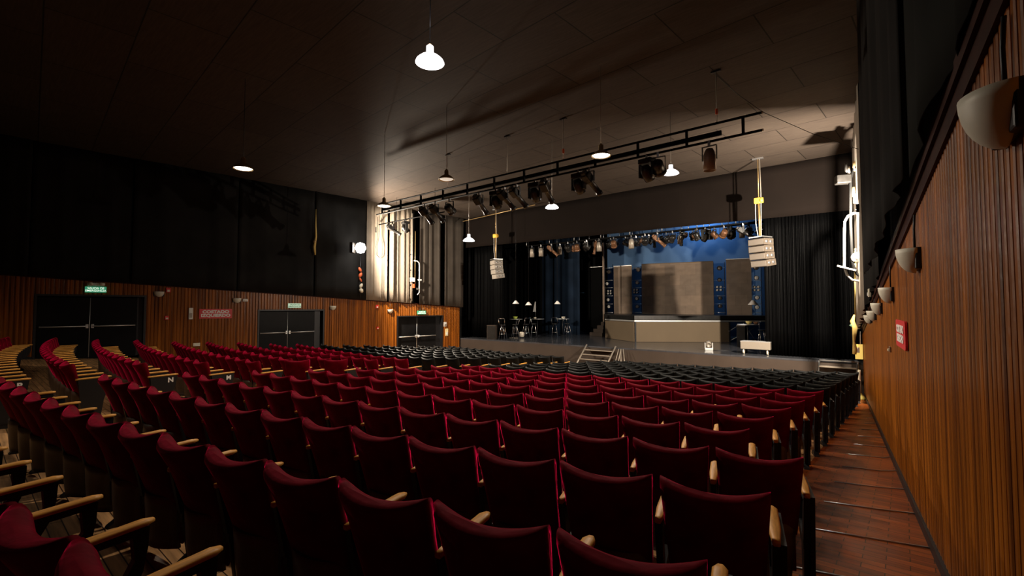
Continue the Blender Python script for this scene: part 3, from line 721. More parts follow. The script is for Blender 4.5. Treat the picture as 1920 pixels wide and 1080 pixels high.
def make_fresnel(bm=None):
    t = thing('fresnel_spotlight', 'x', 'stage light'); bm = bm or fixm
    Mx = Matrix.Rotation(-PI / 2, 3, 'X')
    b = MB().lathe([(0, -.16), (.10, -.16), (.13, -.12), (.135, .08), (.12, .10), (.15, .12), (.155, .18), (.145, .18), (.13, .13)], (0, 0, 0), 16, Mx).build('lamp_body', bm, t)
    MB().lathe([(0, .135), (.12, .12)], (0, 0, 0), 14, Mx).build('lens', lens, b)
    mb = MB(); mb.box((-.16, 0, .10), (.012, .05, .26)); mb.box((.16, 0, .10), (.012, .05, .26)); mb.box((0, 0, .23), (.33, .05, .012)); mb.build('yoke', iron, t)
    MB().box((0, 0, .29), (.05, .06, .12)).build('clamp', metal, t)
    return t
def make_moving():
    t = thing('moving_head_light', 'x', 'stage light')
    MB().box((0, 0, .18), (.34, .26, .12)).build('base', fixm, t, bevel=.02)
    mb = MB(); mb.box((-.17, 0, -.02), (.05, .14, .34)); mb.box((.17, 0, -.02), (.05, .14, .34)); mb.build('yoke', fixm, t, bevel=.015)
    h = MB().lathe([(0, -.17), (.09, -.17), (.13, -.08), (.135, .08), (.115, .2), (.10, .2), (.09, .16)], (0, 0, -.08), 16, Matrix.Rotation(-PI / 2 - .9, 3, 'X')).build('head', fixm, t)
    MB().lathe([(0, .18), (.095, .16)], (0, 0, -.08), 14, Matrix.Rotation(-PI / 2 - .9, 3, 'X')).build('lens', lens, h)
    MB().box((0, 0, .28), (.05, .06, .10)).build('clamp', metal, t)
    return t
def make_parcan():
    t = thing('par_spotlight', 'x', 'stage light')
    b = MB().lathe([(0, .25), (.07, .25), (.10, .19), (.125, .10), (.13, -.22), (.12, -.22), (.11, -.1)], (0, 0, -.08), 16).build('lamp_body', fixgrey, t)
    MB().lathe([(0, -.12), (.11, -.14)], (0, 0, -.08), 14).build('lens', lens, b)
    mb = MB(); mb.box((-.15, 0, .08), (.012, .05, .30)); mb.box((.15, 0, .08), (.012, .05, .30)); mb.box((0, 0, .23), (.31, .05, .012)); mb.build('yoke', iron, t)
    MB().box((0, 0, .29), (.05, .06, .12)).build('clamp', metal, t)
    return t
FX = {'p': make_profile(), 'f': make_fresnel(), 'm': make_moving(), 'c': make_parcan(), 'b': make_fresnel(fixbrown), 'q': make_profile('profile_spotlight', fixbrown)}
for k in FX: FX[k].location = (0, 0, -50)
FXU = {k: False for k in FX}
def fixture(kind, p, yaw, pitch, lab, grp):
    rot = (-pitch, 0, yaw)
    # tilt the lamp only, keep yoke upright
    if not FXU[kind]: t = FX[kind]; FXU[kind] = True
    else: t = copy_thing(FX[kind])
    t.location = p; t.rotation_euler = (0, 0, yaw); t['label'] = lab; t['group'] = grp
    if kind not in 'mc':
        for c in t.children:
            if c.name.split('.')[0] in ('lamp_body', 'lens_tube'): c.rotation_euler = (-pitch, 0, 0)
    return t
# house truss
tu0, tu1, tv, tz = -15.4, -2.05, 10.25, EYE + 3.9
t = thing('lighting_truss', 'long black ladder truss hanging below the ceiling in front of the stage', 'truss', ((tu0 + tu1) / 2, tv, tz))
hl = (tu1 - tu0) / 2
MB().tube([(-hl, 0, 0), (hl, 0, 0)], .028, 8).build('upper_rail', pipe, t); MB().tube([(-hl, 0, -.36), (hl, 0, -.36)], .028, 8).build('lower_rail', pipe, t)
MB().box((-.3, .1, -.19), (2 * hl - 1.0, .05, .10)).build('cable_tray', pipe, t)
for k in range(12): MB().box((-hl + .35 + k * (2 * hl - .7) / 11, 0, -.18), (.05, .05, .36)).build('upright', pipe, t)
for s in (0, -.36): MB().lathe([(0, .0), (.026, 0), (.026, .02), (0, .02)], (hl, 0, s), 10, Matrix.Rotation(PI / 2, 3, 'Y')).build('end_cap', mat('white_tape', (.8, .78, .6), .5), t)
t = thing('lighting_pipe', 'short pipe of lights on the left, beyond the end of the truss', 'pipe', (-16.6, 12.9, EYE + 3.95))
MB().tube([(-2.6, 0, 0), (2.1, 0, 0)], .028, 8).build('pipe', pipe, t); 
for dx in (-1.2, 1.5): MB().tube([(dx, 0, 0), (dx, 0, CEIL - EYE - 3.95)], .008, 5).build('cable', iron, t)
low = tz - .36 - .33
TL = [(899, 372, 'p', 'profile spotlight under the truss, above the leftmost hoist chain'), (930, 357, 'm', 'moving head light under the truss left of the paired spotlights'),
      (946, 352, 'p', 'profile spotlight of the close pair under the truss middle, left one'), (969, 350, 'p', 'profile spotlight of the close pair under the truss middle, right one'),
      (1003, 338, 'm', 'moving head light under the truss beside the steepest spotlight'), (1024, 333, 'p', 'large profile spotlight under the truss left of the pendants'),
      (1085, 322, 'm', 'moving head light with yellow tape under the truss'), (1106, 318, 'p', 'profile spotlight behind the brightest far pendant'),
      (1234, 292, 'f', 'black round spotlight under the truss left of the grey can'), (1330, 275, 'c', 'grey can spotlight hanging near the right end of the truss'),
      (843, 370, 'f', 'black round spotlight under the truss near the brass pendant'), (817, 378, 'p', 'profile spotlight under the left part of the truss, upper one'),
      (797, 387, 'p', 'profile spotlight under the left part of the truss, lower one'), (1213, 296, 'm', 'moving head light beside the black round spotlight')]
for x, y, k, lab in TL:
    p = PV(x, y, tv); p.z = low
    fixture(k, p, random.uniform(-.25, .15), math.radians(38 if k == 'p' else 30), lab, 'lights hanging under the truss')
for x, y, k, lab in [(703, 398, 'p', 'leftmost profile spotlight beside the left pendant'), (736, 395, 'p', 'second profile spotlight from the left end pipe'), (760, 398, 'm', 'moving head light on the left end pipe')]:
    p = PV(x, y, 12.9); p.z = EYE + 3.95 - .33
    fixture(k, p, -.2, math.radians(30), lab, 'lights on the left end pipe')
# truss hoist cables
for x, y, lab in [(951, 242, 'second'), (1056, 212, 'third'), (1343, 168, 'rightmost'), (840, 270, 'leftmost')]:
    p = PV(x, y, tv); n = CEIL - tz
    t = thing('hoist_cable', lab + ' cable holding up the black truss', 'cable', (p.x, tv, tz), group='cables holding the truss')
    MB().tube([(0, 0, 0), (0, 0, n)], .010, 6).build('wire', fixgrey, t)
    if x > 1000: MB().box((0, 0, .25), (.05, .05, .12)).build('hook_block', orange, t, bevel=.01)
    MB().box((0, 0, n - .03), (.2, .06, .03)).build('ceiling_bracket', iron, t)
# rig over the stage
rnd = random.Random(11)
grp_n = 0
PN = ['front', 'second', 'third', 'rear']
for j, (v, zr, ua, ub, n) in enumerate([(20.6, 3.42, -16.2, -3.6, 17), (22.6, 3.70, -15.5, -3.2, 16), (24.6, 4.02, -14.5, -3.2, 15), (26.6, 4.35, -13.5, -3.2, 12)]):
    t = thing('lighting_pipe', PN[j] + ' pipe of the rig of lights above the stage', 'pipe', ((ua + ub) / 2, v, EYE + zr)); h = (ub - ua) / 2
    MB().tube([(-h, 0, 0), (h, 0, 0)], .03, 8).build('pipe', pipe, t); MB().tube([(-h, 0, .3), (h, 0, .3)], .03, 8).build('upper_pipe', fixm if j == 0 else metal, t)
    for k in range(9): MB().tube([(-h + k * h / 4, 0, 0), (-h + k * h / 4, 0, .3)], .018, 6).build('strut', metal, t)
    for k in range(4): MB().tube([(-h + .5 + k * (2 * h - 1) / 3, 0, .3), (-h + .5 + k * (2 * h - 1) / 3, 0, 9.55 - EYE - zr)], .008, 5).build('cable', iron, t)
    for k in range(n):
        u = ua + .4 + (ub - ua - .8) * (k + rnd.uniform(-.28, .28)) / (n - 1)
        kind = rnd.choice('ffbbqpmc')
        fixture(kind, Vector((u, v, EYE + zr - .34)), rnd.uniform(-1.2, 1.2), rnd.uniform(.3, 1.1), '%s stage light from the left on the %s pipe above the stage' % (ORD[k + 1], PN[j]), 'lights on the %s pipe above the stage' % PN[j])
spot('rig_work_light', (-7.5, 26.0, 8.6), (-0.05, -.3, -1), 90, math.radians(150), (0.75, 0.85, 1.0), .15)

# ---------------------------------------------------------------- line arrays and their hoists
def line_array(x, y, v, lab, yaw, pale, n, hx, hy, hlab):
    p = PV(x, y, v); t = thing('line_array_speaker', lab, 'speaker', p, yaw)
    z = 0.0; tilt = 0.0; yb = 0.0
    MB().box((0, .05, .07), (.5, .5, .04)).build('rigging_frame', metal, t)
    for k in range(n):
        hgt = .235; Mx = Matrix.Rotation(math.radians(1 + 2.6 * k), 3, 'X'); c = Vector((0, .05 + .012 * k * k, -.1 - k * (hgt - .004)))
        cab = MB(); cab.box(c, (.62, .46, hgt - .015), M=Mx); cab = cab.build('cabinet', pale, t, bevel=.012)
        MB().box(c + Mx @ Vector((0, -.235, 0)), (.56, .012, hgt - .06), M=Mx).build('grille', mat('speaker_grille', (.13, .11, .09), .6) if not pale is speakw else speakw, cab)
        for dy in (-.12, .08): MB().lathe([(0, .012), (.05, .012), (.055, 0), (.055, -.01)], c + Mx @ Vector((.318, dy, 0)), 12, Matrix.Rotation(PI / 2, 3, 'Y')).build('rigging_joint', metal, cab)
    q = PV(hx, hy, v)
    h = thing('chain_hoist', hlab, 'chain hoist', (p.x, v, q.z))
    MB().box((-.04, 0, 0), (.20, .14, .20)).build('motor', yellow, h, bevel=.03); MB().lathe([(0, -.05), (.09, -.05), (.1, 0), (.09, .05), (0, .05)], (.09, 0, 0), 14, Matrix.Rotation(PI / 2, 3, 'Y')).build('end_cap', yellow, h)
    MB().tube([(0, 0, .1), (0, 0, CEIL - q.z)], .014, 6).build('upper_chain', chainm, h)
    MB().tube([(0, 0, -.1), (.02, 0, p.z + .09 - q.z)], .030, 6).build('lower_chain', chainm, h)
    MB().tube([(.05, 0, CEIL - q.z), (.07, 0, .3), (.06, 0, p.z + .1 - q.z)], .016, 6).build('cable_bundle', fixgrey, h)
    MB().tube([(-.1, 0, -.1), (-.10, 0, (p.z - q.z) * .6), (-.04, 0, p.z + .1 - q.z)], .012, 6).build('white_cable', whitep, h)
    MB().box((0, 0, CEIL - q.z - .03), (.34, .1, .05)).build('ceiling_plate', metal, h)
line_array(929, 489, 17.7, 'pale four-part hanging speaker at the left of the stage', -.45, speakw, 4, 932, 442, 'yellow chain hoist above the left hanging speaker')
line_array(1424, 449, 17.3, 'grey four-part hanging speaker in front of the right black curtain', -.45, speakm, 4, 1417, 377, 'yellow chain hoist above the right hanging speaker')
a, b = PV(868, 415, 17.7), PV(1003, 384, 17.7)
t = thing('ceiling_pipe', 'thin pipe below the ceiling crossing above the left hanging speaker', 'pipe', a)
MB().tube([(0, 0, 0), b - a], .022, 6).build('pipe', chainm, t)

# ---------------------------------------------------------------- house pendants
def make_pendant(shade):
    t = thing('pendant_lamp', 'x', 'pendant lamp')
    MB().lathe([(.045, .235), (.05, .23), (.052, .13), (.075, .115), (.13, .085), (.185, .035), (.20, .0), (.196, .0), (.18, .032), (.12, .078), (.05, .10)], n=28).build('lamp_shade', shade, t)
    MB().lathe([(.0, .27), (.02, .265), (.035, .235), (.035, .225)], n=12).build('neck', brass, t)
    MB().lathe([(0, -.008), (.11, -.006), (.17, .014), (.175, .024)], n=24).build('bulb', bulbm, t)
    return t
PW, PBR = freeze(make_pendant(enamel)), freeze(make_pendant(brass))
PD_ = [(806, 118, 6.44, 'w', 520, 'large blazing white pendant lamp nearest the camera, top of the hall'), (1127, 293, 9.7, 'b', 850, 'bright pendant lamp with brass neck in front of the truss'),
       (1258, 326, 12.0, 'w', 480, 'white pendant lamp right of the bright one, under the truss'), (1035, 390, 13.9, 'w', 480, 'small white pendant lamp in front of the middle of the valance'),
       (879, 452, 15.8, 'w', 200, 'lowest and farthest white pendant lamp, near the left stage corner'), (720, 387, 13.4, 'b', 280, 'pendant lamp above and right of the blazing wall floodlight'),
       (837, 337, 11.6, 'b', 1.5, 'unlit brass pendant lamp below the lit ceiling'), (456, 317, 10.2, 'b', 400, 'leftmost pendant lamp hanging alone in the dark')]
used = {'w': False, 'b': False}
for x, y, d, k, pw, lab in PD_:
    p = PD(x, y, d)
    src = PW if k == 'w' else PBR
    if not used[k]: t = src; used[k] = True; t.location = p
    else: t = copy_thing(src, p)
    t['label'] = lab; t['group'] = 'pendant lamps of the hall'
    MB().tube([(0, 0, .26), (0, 0, CEIL - p.z)], .007, 5).build('cord', iron if x in (806, 456) else fixgrey, t)
    spot('pendant_light', p - Vector((0, 0, .03)), (0, 0, -1), pw, math.radians(150), (1.0, 0.84, 0.66), .10, .4)
    if x == 837:
        for c in t.children:
            if c.name.startswith('bulb'): c.data = c.data.copy(); c.data.materials[0] = mat('lamp_dim', (.8, .75, .65), .5, emit=(1, .9, .75), strength=.55)
    if x == 806:
        for c in t.children:
            if c.name.startswith('lamp_shade'): c.data = c.data.copy(); c.data.materials[0] = mat('lit_shade', (.9, .9, .88), .4, emit=(1, .95, .95), strength=3); c['label'] = 'glowing white shade'
        l = bpy.data.lights.new('pendant_glow', 'POINT'); l.energy = 9; l.color = (1, .93, .9); l.shadow_soft_size = .2
        o = bpy.data.objects.new('pendant_glow', l); C.objects.link(o); o.location = p + Vector((0, 0, .5))

# pendant added out of view left of the camera, to light floor and seat sides
p = Vector((-11.0, -0.9, EYE + 3.35)); t = copy_thing(PBR, p, None, 'added unseen pendant lamp, left of the camera, lighting floor and seat sides', 'pendant lamps of the hall')
MB().tube([(0, 0, .26), (0, 0, CEIL - p.z)], .007, 5).build('cord', fixgrey, t)
spot('pendant_light', p - Vector((0, 0, .03)), (0, 0, -1), 200, math.radians(155), (1.0, 0.84, 0.66), .10, .4)

# ---------------------------------------------------------------- wall floodlight on the left, its pole and cables
FL = FLOOD_L
wp = Vector((uL(FL.y + .3) + .05, FL.y + .3, FL.z))
t = thing('flood_light', 'blazing white floodlight on the left wall beside the pale drapes', 'floodlight', FL)
b_ = MB(); b_.lathe([(0, -.24), (.15, -.19), (.24, 0), (.15, .19), (0, .24)], n=20); b_.build('bulb', floodm, t)
MB().box((-.24, -.25, 0), (.14, .42, .46), .75).build('housing', fixm, t, bevel=.02)
MB().tube([(-.2, -.2, 0), wp - FL], .022, 6).build('bracket_arm', iron, t)
vp = WL(668, 520)
t = thing('cable_bunch', 'bunch of red and ivory cables hanging below the left floodlight', 'cables', (uL(vp.y) + .30, vp.y, vp.z))
for k, (m_, dz, r_) in enumerate([(orange, .35, .075), (orange, .10, .085), (orange, -.12, .05), (ivory, -.40, .08), (ivory, -.62, .10)]):
    MB().lathe([(0, -.13), (r_ * .7, -.09), (r_, 0), (r_ * .6, .09), (0, .13)], (.02 * (k % 2), .02 * k, dz), 10, Matrix.Rotation(.5 * (-1) ** k, 3, 'X')).build('cable_coil', m_, t)
MB().tube([(0, 0, 1.1), (0.03, .02, .3), (-.02, 0, -.4), (.02, .03, -1.0)], .02, 6).build('hanging_cable', iron, t)

# ---------------------------------------------------------------- drapes on the upper side walls
def drapeL(va, vb, off, pleats, amp, m, lab, grp, seed, zt=CEIL):
    o = sheet((uL(va) + off, va), (uL(vb) + off, vb), lambda a: trimL(va + (vb - va) * a) + .04, zt, pleats, amp, seed, 10, 8, .8).build('wall_drape', m, None, solid=.008)
    return tag(o, lab, 'drape', grp)
es = [-3.9, -1.2, 1.3, 3.7, 6.9, 9.9, 12.35]
nm = ['sixth', 'fifth', 'fourth', 'third', 'second', 'first']
for k in range(6): drapeL(es[k] + .03, es[k + 1], .10 + .05 * (k % 2), 2.2, .035, drapem, 'tall black wall drape, %s to the left from the wall floodlight' % nm[k], 'black drapes on the left wall', 20 + k)
V_ = lambda x: WL(x, 500).y
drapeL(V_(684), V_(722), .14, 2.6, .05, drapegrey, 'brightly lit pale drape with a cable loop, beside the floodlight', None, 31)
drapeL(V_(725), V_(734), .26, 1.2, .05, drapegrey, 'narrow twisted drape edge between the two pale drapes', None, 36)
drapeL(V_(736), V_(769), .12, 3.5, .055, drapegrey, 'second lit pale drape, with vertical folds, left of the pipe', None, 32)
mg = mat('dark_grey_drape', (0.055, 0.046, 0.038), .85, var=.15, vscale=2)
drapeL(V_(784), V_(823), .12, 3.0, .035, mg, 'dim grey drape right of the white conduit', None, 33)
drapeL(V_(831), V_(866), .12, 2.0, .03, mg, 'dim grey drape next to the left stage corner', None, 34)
p = WL(711, 450, .30)
t = thing('cable_loop', 'thin dark cable loop hanging on the brightly lit drape', 'cable', p)
Lp = [(.0, -.10, 1.1), (.0, -.10, .1), (0, -.20, -.35), (0, -.16, -.72), (0, 0, -.85), (0, .16, -.72), (0, .20, -.35), (0, .10, .1), (0, .10, 1.1)]
MB().tube([Vector((0.02, 0, 0)) + Vector(q_) for q_ in Lp], .012, 6).build('loop', iron, t)
p = WL(772, 565, .30); top = WL(772, 400, .30)
t = thing('drape_pipe', 'tall vertical pipe with boxes between the lit and dim drapes', 'pipe', p)
H = top.z - p.z
MB().tube([(0, 0, 0), (0, 0, H)], .035, 8).build('pipe', fixgrey, t); MB().tube([(.02, .18, .9), (.02, .18, H * .8)], .02, 6).build('chain', chainm, t)
MB().box((.05, .0, 1.10), (.12, .24, .22)).build('junction_box', whitep, t, bevel=.01); MB().box((.05, .08, .78), (.09, .1, .2)).build('red_socket', orange, t, bevel=.01)
for z_ in (.12, .85, 1.6, 2.4): MB().box((-.1, 0, z_), (.26, .05, .04)).build('wall_bracket', iron, t)
p = WL(786, 552, .32)
t = thing('wall_conduit', 'white bent conduit on the left wall beside the tall pipe', 'conduit', p)
MB().tube([(0, -.34, 1.72), (0, -.14, 1.72), (0, -.02, 1.62), (0, 0, 1.4), (0, 0, .1), (0, -.12, -.02)], .028, 8).build('conduit', whitep, t)
MB().box((0, .02, .75), (.1, .18, .08)).build('clamp', whitep, t); MB().box((0, -.12, .28), (.08, .1, .1)).build('connector', metal, t)
p = WL(591, 478, .28); q = WL(591, 392, .28)
t = thing('hanging_rope', 'thin tan rope hanging alone on the black left wall drapes', 'rope', p)
MB().tube([(0, 0, 0), (0.01, -.05, .35), (0, .02, .8), (0, 0, 1.3), (0, 0, q.z - p.z)], [.03, .06, .045, .03, .012], 8).build('rope', hazard, t)
MB().lathe([(.035, -.04), (.07, 0), (.07, .06), (.04, .1)], (0, -.03, .55), 10).build('knot', chainm, t)
# right wall: long black drapes, then the lit one round the corner
def sheetR(va, vb, offa, offb, z0, z1, pl, amp, m, lab, grp, seed):
    o = sheet((uR(va) - offa, va), (uR(vb) - offb, vb), z0, z1, pl, amp, seed, 10, 8, .6).build('wall_drape', m, None, solid=.008); return tag(o, lab, 'drape', grp)
R0 = lambda va, vb: (lambda a: trimR(va + (vb - va) * a) + .15)
blackgreen = mat('black_green_drape', (0.009, 0.010, 0.0085), .85, var=.2, vscale=1.5)
for k, (va, vb, oa, ob, pl, m_, lab) in enumerate([(-3.9, 2.2, .03, .04, 5, blackgreen, 'black wall drape over the wood panelling beside the camera'), (2.2, 4.6, .05, .10, 2, blackgreen, 'flat greenish-black wall drape above the nearest wall sconce'),
                                                (4.6, 8.6, .12, .22, 4.2, drapem, 'folded black wall drape ending at the lit white drape')]):
    sheetR(va, vb, oa, ob, R0(va, vb), CEIL, pl, .035, m_, lab, None, 41 + k)
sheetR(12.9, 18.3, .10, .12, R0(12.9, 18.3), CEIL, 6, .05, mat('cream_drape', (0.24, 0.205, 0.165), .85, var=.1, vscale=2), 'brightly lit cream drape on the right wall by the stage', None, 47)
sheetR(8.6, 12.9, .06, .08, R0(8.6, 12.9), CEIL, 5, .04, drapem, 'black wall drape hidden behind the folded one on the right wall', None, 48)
# floodlight on the right wall
t = thing('flood_light', 'floodlight on the right wall behind the folded black drape', 'floodlight', FLOOD_R)
MB().lathe([(0, -.05), (.05, 0), (0, .05)], n=12).build('bulb', floodm, t); MB().box((0.03, -.12, 0), (.12, .12, .2)).build('housing', fixm, t)
MB().tube([(.03, -.1, 0), (.2, -.12, 0)], .02, 6).build('bracket_arm', iron, t)
# pipes and lamps on the right wall by the stage
v = 14.9
def PR(x, y, v_=v): return PV(x, y, v_)
A = PR(1594, 360)
t = thing('side_boom', 'curved black pipe carrying lights on the right wall by the stage', 'pipe', A)
pts = [PR(1619, 305), PR(1610, 308), PR(1600, 318), PR(1595, 335), PR(1595, 420), PR(1598, 490), PR(1606, 513), PR(1614, 519), PR(1619, 522)]
MB().tube([q_ - A for q_ in pts], .035, 8).build('pipe', pipe, t)
Mz = Matrix.Rotation(.4, 3, 'Z')
MB().box(PR(1580, 337) - A, (.32, .24, .22), M=Mz).build('lamp_box', fixm, t, bevel=.02)
MB().tube([PR(1588, 337) - A, PR(1597, 337) - A], .02, 6).build('lamp_arm', iron, t)
for x_, y_, m_ in ((1586, 315, fixm), (1591, 322, fixgrey), (1601, 312, brass), (1600, 360, brass), (1602, 372, brass)):
    MB().tube([PR(x_, y_ - 9) - A, PR(x_ + 1, y_ + 9) - A], .035, 8).build('fitting', m_, t)
A = PR(1584, 460); cond = mat('toned_down_white_paint', (.26, .25, .23), .5)  # white darkened so the nearby flood does not burn it out
t = thing('wall_conduit', 'white curved conduit with a lamp at the right stage corner', 'conduit', A)
pts = [PR(1612, 399), PR(1600, 400), PR(1590, 405), PR(1584, 415), PR(1583, 440), PR(1583, 500), PR(1588, 515), PR(1598, 525), PR(1614, 528)]
MB().tube([q_ - A for q_ in pts], .030, 8).build('conduit', cond, t)
MB().box(PR(1588, 503) - A, (.42, .25, .04), M=Matrix.Rotation(.35, 3, 'Y')).build('mounting_plate', cond, t)
MB().lathe([(0, -.1), (.10, -.08), (.13, 0), (.12, .1), (.1, .1)], PR(1606, 483) - A, 14, Matrix.Rotation(-1.2, 3, 'X')).build('silver_lamp', metal, t)
MB().tube([PR(1604, 466) - A, PR(1603, 520) - A, PR(1604, 590) - A], .02, 6).build('drop_cable', hazard, t)
A = PR(1602, 640, 17.2)
t = thing('cloth_bundle', 'yellow rope and cloth bundle hanging at the right stage corner', 'rope', A)
q0 = [PR(x_, y_, 17.2) - A for x_, y_ in ((1602, 590), (1598, 602), (1603, 615), (1601, 640), (1603, 655), (1602, 664))]
MB().tube(q0, [.02, .06, .07, .03, .06, .05], 8).build('cloth', hazard, t)
MB().lathe([(0, -.06), (.07, 0), (0, .06)], PR(1597, 610, 17.2) - A, 10).build('green_knot', mat('green_cloth', (.12, .22, .14), .7), t)

# ---------------------------------------------------------------- things on the wood panelling
def wall_thing(name, lab, cat, p, side, grp=None):
    return thing(name, lab, cat, p, (-PI / 2 + ANG_L) if side == 'L' else (PI / 2 + ANG_R), grp)   # local +Y points away from the wall, +X along it
def make_sconce():
    t = thing('wall_sconce', 'x', 'wall lamp')
    mb = MB(); n, m_ = 16, 8
    def fn(a, b):
        th = PI * a; ph = PI / 2 * b
        return (.15 * math.cos(th) * math.cos(ph), .02 + .12 * math.sin(th) * math.cos(ph), .08 - .19 * math.sin(ph))
    mb.grid(fn, n, m_); s = mb.build('lamp_shade', creamp, t, solid=.008)
    MB().box((0, .012, .0), (.30, .045, .17)).build('wall_plate', iron, t, bevel=.01)
    MB().tube([(0, .02, .08), (.01, .02, .25), (0, .015, .36)], .008, 6).build('cord', iron, t)
    return t
SC = [(1840, 226, 'R', 'largest and nearest wall sconce on the right wall'), (1697, 487, 'R', 'second nearest wall sconce on the right wall'), (1658, 552, 'R', 'third wall sconce along the right wall, by the emergency lamps'),
      (1641, 578, 'R', 'fourth wall sconce along the right wall'), (1632, 591, 'R', 'fifth wall sconce along the right wall'), (1625.5, 598, 'R', 'farthest wall sconce on the right wall, by the stage'),
      (299, 551, 'L', 'wall sconce right of the leftmost doors'), (445, 563, 'L', 'wall sconce above right of the red wall sign'), (625, 577, 'L', 'wall sconce right of the middle doors'), (733, 583, 'L', 'wall sconce left of the farthest doors')]
s0 = None
for x, y, sd, lab in SC:
    p = WR(x, y, .1) if sd == 'R' else WL(x, y, .1)
    p.x = (uR(p.y) - .018) if sd == 'R' else (uL(p.y) + .024)
    rz = (-PI / 2 + ANG_L) if sd == 'L' else (PI / 2 + ANG_R)
    if s0 is None: s0 = make_sconce(); t = s0; t.location = p; t.rotation_euler = (0, 0, rz); t['label'] = lab
    else: t = copy_thing(s0, p, rz, lab)
    t['group'] = 'cream half-bowl wall sconces'
# exit signs
for n, (x, y, big, lab) in enumerate([(179, 543, True, 'green exit sign with twin emergency lamps over the leftmost doors'), (551, 573, False, 'pale exit sign over the middle doors'), (789, 586, False, 'green exit sign over the farthest doors')]):
    p = WL(x, y); p.x = uL(p.y) + .022
    t = wall_thing('exit_sign', lab, 'exit sign', p, 'L')
    gm = greencase if n != 1 else mat('exit_pale', (.45, .6, .45), .4, emit=(.7, .95, .7), strength=.45)
    c = MB().box((0, .045, 0), (.52, .07, .19)).build('sign_case', gm, t, bevel=.01)
    text_mesh('lettering', 'SALIDA DE\nEMERGENCIA', .085, exittext if n != 1 else mat('exit_dark_text', (.02, .3, .15), .5), c, (0, .084, 0), (PI / 2, 0, PI), .001, .001)
    if big:
        MB().box((0, .06, .17), (.44, .09, .10)).build('battery_box', whitep, t, bevel=.03)
        for s in (-1, 1): MB().lathe([(0, .05), (.055, .045), (.06, 0), (.04, -.05)], (s * .13, .14, .17), 12, Matrix.Rotation(-PI / 2, 3, 'X')).build('lamp_head', ivory, t)
        MB().tube([(0, .03, .2), (0, .02, .38)], .01, 5).build('cable', iron, t)
    elif n == 2:
        for s in (-1, 1): MB().tube([(s * .1, .03, .1), (s * .1, .03, .24)], .012, 5).build('bracket', metal, t)
# red wall signs with lettering
a, b = WL(373, 582), WL(434, 596)
c = (a + b) / 2; c.z = EYE - .265; c.x = uL(c.y) + .022
t = wall_thing('wall_sign', 'wide red sign with two lines of white letters, left wall', 'sign', c, 'L')
Wd = b.y - a.y
bd = MB().box((0, .012, 0), (Wd, .02, .36)).build('sign_board', signred, t)
text_mesh('lettering', 'COSTADO\nIZQUIERDO', .145, signwhite, t, (0, .025, 0), (PI / 2, 0, PI), .002, .007, 1.25)
a, b = WR(1688, 622), WR(1707, 630)
c = (a + b) / 2; c.x = uR(c.y) - .018; c.z = (WR(1697, 601).z + WR(1697, 652).z) / 2
Hh = WR(1697, 601).z - WR(1697, 652).z
t = wall_thing('wall_sign', 'red sign with rounded corners and white letters, right wall', 'sign', c, 'R')
mb = MB(); Wd = a.y - b.y; r_ = .05; pl = []
for cx, cz, a0 in ((Wd / 2 - r_, Hh / 2 - r_, 0), (-Wd / 2 + r_, Hh / 2 - r_, 90), (-Wd / 2 + r_, -Hh / 2 + r_, 180), (Wd / 2 - r_, -Hh / 2 + r_, 270)):
    for k in range(5): q = math.radians(a0 + k * 22.5); pl.append((cx + r_ * math.cos(q), cz + r_ * math.sin(q)))
mb.prism(pl, .002, .02, 'y').build('sign_board', signred, t)
text_mesh('lettering', 'COSTADO\nDERECHO', Hh * .36, signwhite, t, (0, .023, 0), (PI / 2, 0, PI), .002, .006, 1.35)
# small wall devices
def device(side, x, y, name, lab, cat, dims, m_, m2=None, part='lens'):
    p = WL(x, y) if side == 'L' else WR(x, y)
    p.x = uL(p.y) + .022 if side == 'L' else uR(p.y) - .016
    t = wall_thing(name, lab, cat, p, side)
    MB().box((0, dims[1] / 2, 0), dims).build('body', m_, t, bevel=.006)
    if m2: MB().box((0, dims[1] + .008, -dims[2] * .15), (dims[0] * .6, .016, dims[2] * .4)).build(part, m2, t, bevel=.003)
device('L', 315, 544, 'fire_strobe', 'red alarm strobe above right of the first wall sconce', 'alarm', (.13, .05, .17), signred, ivory)
device('L', 312, 596, 'fire_call_point', 'red fire call point right of the leftmost doors', 'alarm', (.12, .05, .14), signred, ivory, 'handle')
device('L', 706, 575, 'fire_strobe', 'red alarm strobe under the brightly lit drape', 'alarm', (.13, .05, .16), signred, ivory)
device('L', 707, 615, 'fire_call_point', 'red fire call point left of the farthest doors', 'alarm', (.11, .05, .12), signred, ivory, 'handle')
device('L', 357, 588, 'wall_phone', 'slim white wall unit left of the red sign', 'wall unit', (.13, .05, .42), whitep, fixgrey, 'keypad')
device('L', 368, 646, 'wall_socket', 'white double socket low on the wall behind the seats', 'socket', (.22, .02, .12), ivory, whitep, 'socket_face')
device('L', 459, 563, 'wall_box', 'small white box beside the sconce above the red sign', 'wall unit', (.18, .06, .10), whitep, fixgrey, 'lens')
device('L', 834, 608, 'wall_notice', 'white square notice right of the farthest doors', 'notice', (.20, .015, .24), whitep, fixgrey, 'print')
device('L', 837, 623, 'wall_notice', 'yellow-white upright notice below the square notice', 'notice', (.20, .015, .40), mat('pale_yellow_paper', (.9, .75, .4), .5), whitep, 'print')
device('R', 1673, 655, 'wall_socket', 'small twin socket plate on the right wall before the red sign', 'socket', (.20, .015, .07), fixbrown, ivory, 'socket_face')
device('R', 1641, 549, 'emergency_lamp', 'small pale emergency lamp beside the third right sconce', 'emergency lamp', (.30, .09, .16), ivory, whitep, 'lamp')
p = PV(1620, 660, 17.6); t = thing('yellow_notice', 'yellow notice board with added glow, far end of the right wall', 'notice', (p.x - .12, 17.6, p.z), .35)
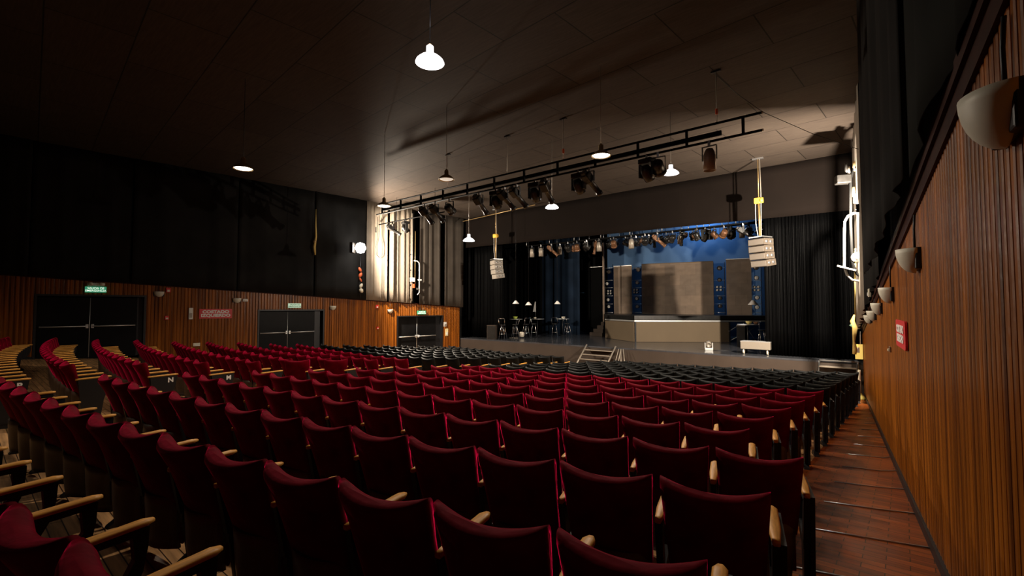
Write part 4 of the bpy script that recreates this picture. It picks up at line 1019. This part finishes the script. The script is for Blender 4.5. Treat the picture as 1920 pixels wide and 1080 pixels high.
MB().box((0, 0, 0), (.19, .02, .45)).build('board', yelglow, t); MB().box((-.03, -.014, .05), (.08, .01, .16)).build('white_print', signwhite, t)
MB().tube([(.04, 0, .22), (.05, .0, .62)], .012, 6).build('cable', whitep, t)

# ---------------------------------------------------------------- steps to the stage
zf = floor_z(-1.6, 17.4)
t = thing('stage_steps', 'open metal stage steps beside the right wall', 'steps', (-1.62, V1 - .02, zf))
H = STZ - zf
for k in range(4):
    z = H * (4 - k) / 5 + .02; MB().box((0, -.14 - .24 * k, z), (1.0, .24, .035)).build('tread', fixgrey, t)
for s in (-1, 1):
    MB().tube([(s * .5, -.02, H - .02), (s * .5, -1.05, .05)], .022, 6).build('stringer', metal, t)
    MB().tube([(s * .52, -.05, 0), (s * .52, -.05, H)], .02, 6).build('post', metal, t)
MB().tube([(-.5, -.05, H + .02), (.55, -.05, H + .02)], .018, 6).build('top_rail', metal, t)
t = thing('equipment_trolley', 'low dark trolley with cases standing under the right stage steps', 'trolley', (-1.35, 16.75, floor_z(-1.35, 16.7)))
MB().box((0, 0, .14), (.75, .4, .05)).build('bed', fixgrey, t, bevel=.01); MB().box((0, .02, .30), (.55, .32, .22)).build('case', fixm, t, bevel=.02)
for dx in (-.3, .3):
    for dy in (-.14, .14): MB().tube([(dx - .02, dy, .06), (dx + .02, dy, .06)], .055, 10).build('wheel', ivory if dx > 0 and dy < 0 else iron, t)
t = thing('floor_cleaner', 'yellow and white upright pole stand on the floor by the right wall', 'stand', (-.98, 16.6, floor_z(-.98, 16.6)))
MB().tube([(0, 0, .08), (0, 0, .85)], .035, 8).build('pole', ivory, t); MB().lathe([(0, 0), (.14, 0), (.15, .06), (.08, .14), (.04, .2)], n=14).build('base', mat('dull_yellow', (.4, .33, .08), .6), t)
pc = PZ(1112, 652, STZ)
zf = floor_z(pc.x, V1 - .6); H = STZ - zf
t = thing('stage_steps', 'dark open steps with pale edges at the middle of the stage front', 'steps', (pc.x, V1 - .02, zf))
for k in range(5):
    z = H * (5 - k) / 6 + .03; MB().box((0, -.12 - .22 * k, z), (1.35, .22, .04)).build('tread', fixm, t); MB().box((0, -.235 - .22 * k, z), (1.35, .012, .045)).build('tread_edge', fixgrey, t)
for s in (-1, 1): MB().tube([(s * .72, .0, H + .05), (s * .72, -1.2, .08)], .035, 6).build('stringer', fixgrey, t)
pl_ = PZ(1172, 652, STZ)
t = thing('folding_frame', 'thin dark folded stand leaning beside the middle steps', 'stand', (pl_.x, V1 - .35, floor_z(pl_.x, V1 - .3)))
for a_, b_2 in ((-.30, -.1), (-.12, .0), (.12, .0), (.35, .1)): MB().tube([(a_, -.1, 0.02), (b_2, .15, 1.1)], .016, 6).build('strut', fixgrey, t)
# draped ceiling wires
for k, (x0, y0, x1, y1, lab) in enumerate([(1340, 138, 1430, 210, 'thin wire from the ceiling to the right end of the truss'), (1430, 210, 1610, 280, 'thin wire from the truss end to the right wall')]):
    a = PV(x0, y0, 10.3) if k == 0 else PV(x0, y0, 10.25); b = PV(x1, y1, 10.25) if k == 0 else PV(x1, y1, 12.5)
    if k == 0: a.z = min(a.z, CEIL - .01)
    m_ = (a + b) / 2 - Vector((0, 0, .05)); o = MB().tube([a, m_, b], .006, 5).build('ceiling_wire', iron); tag(o, lab, 'wire')
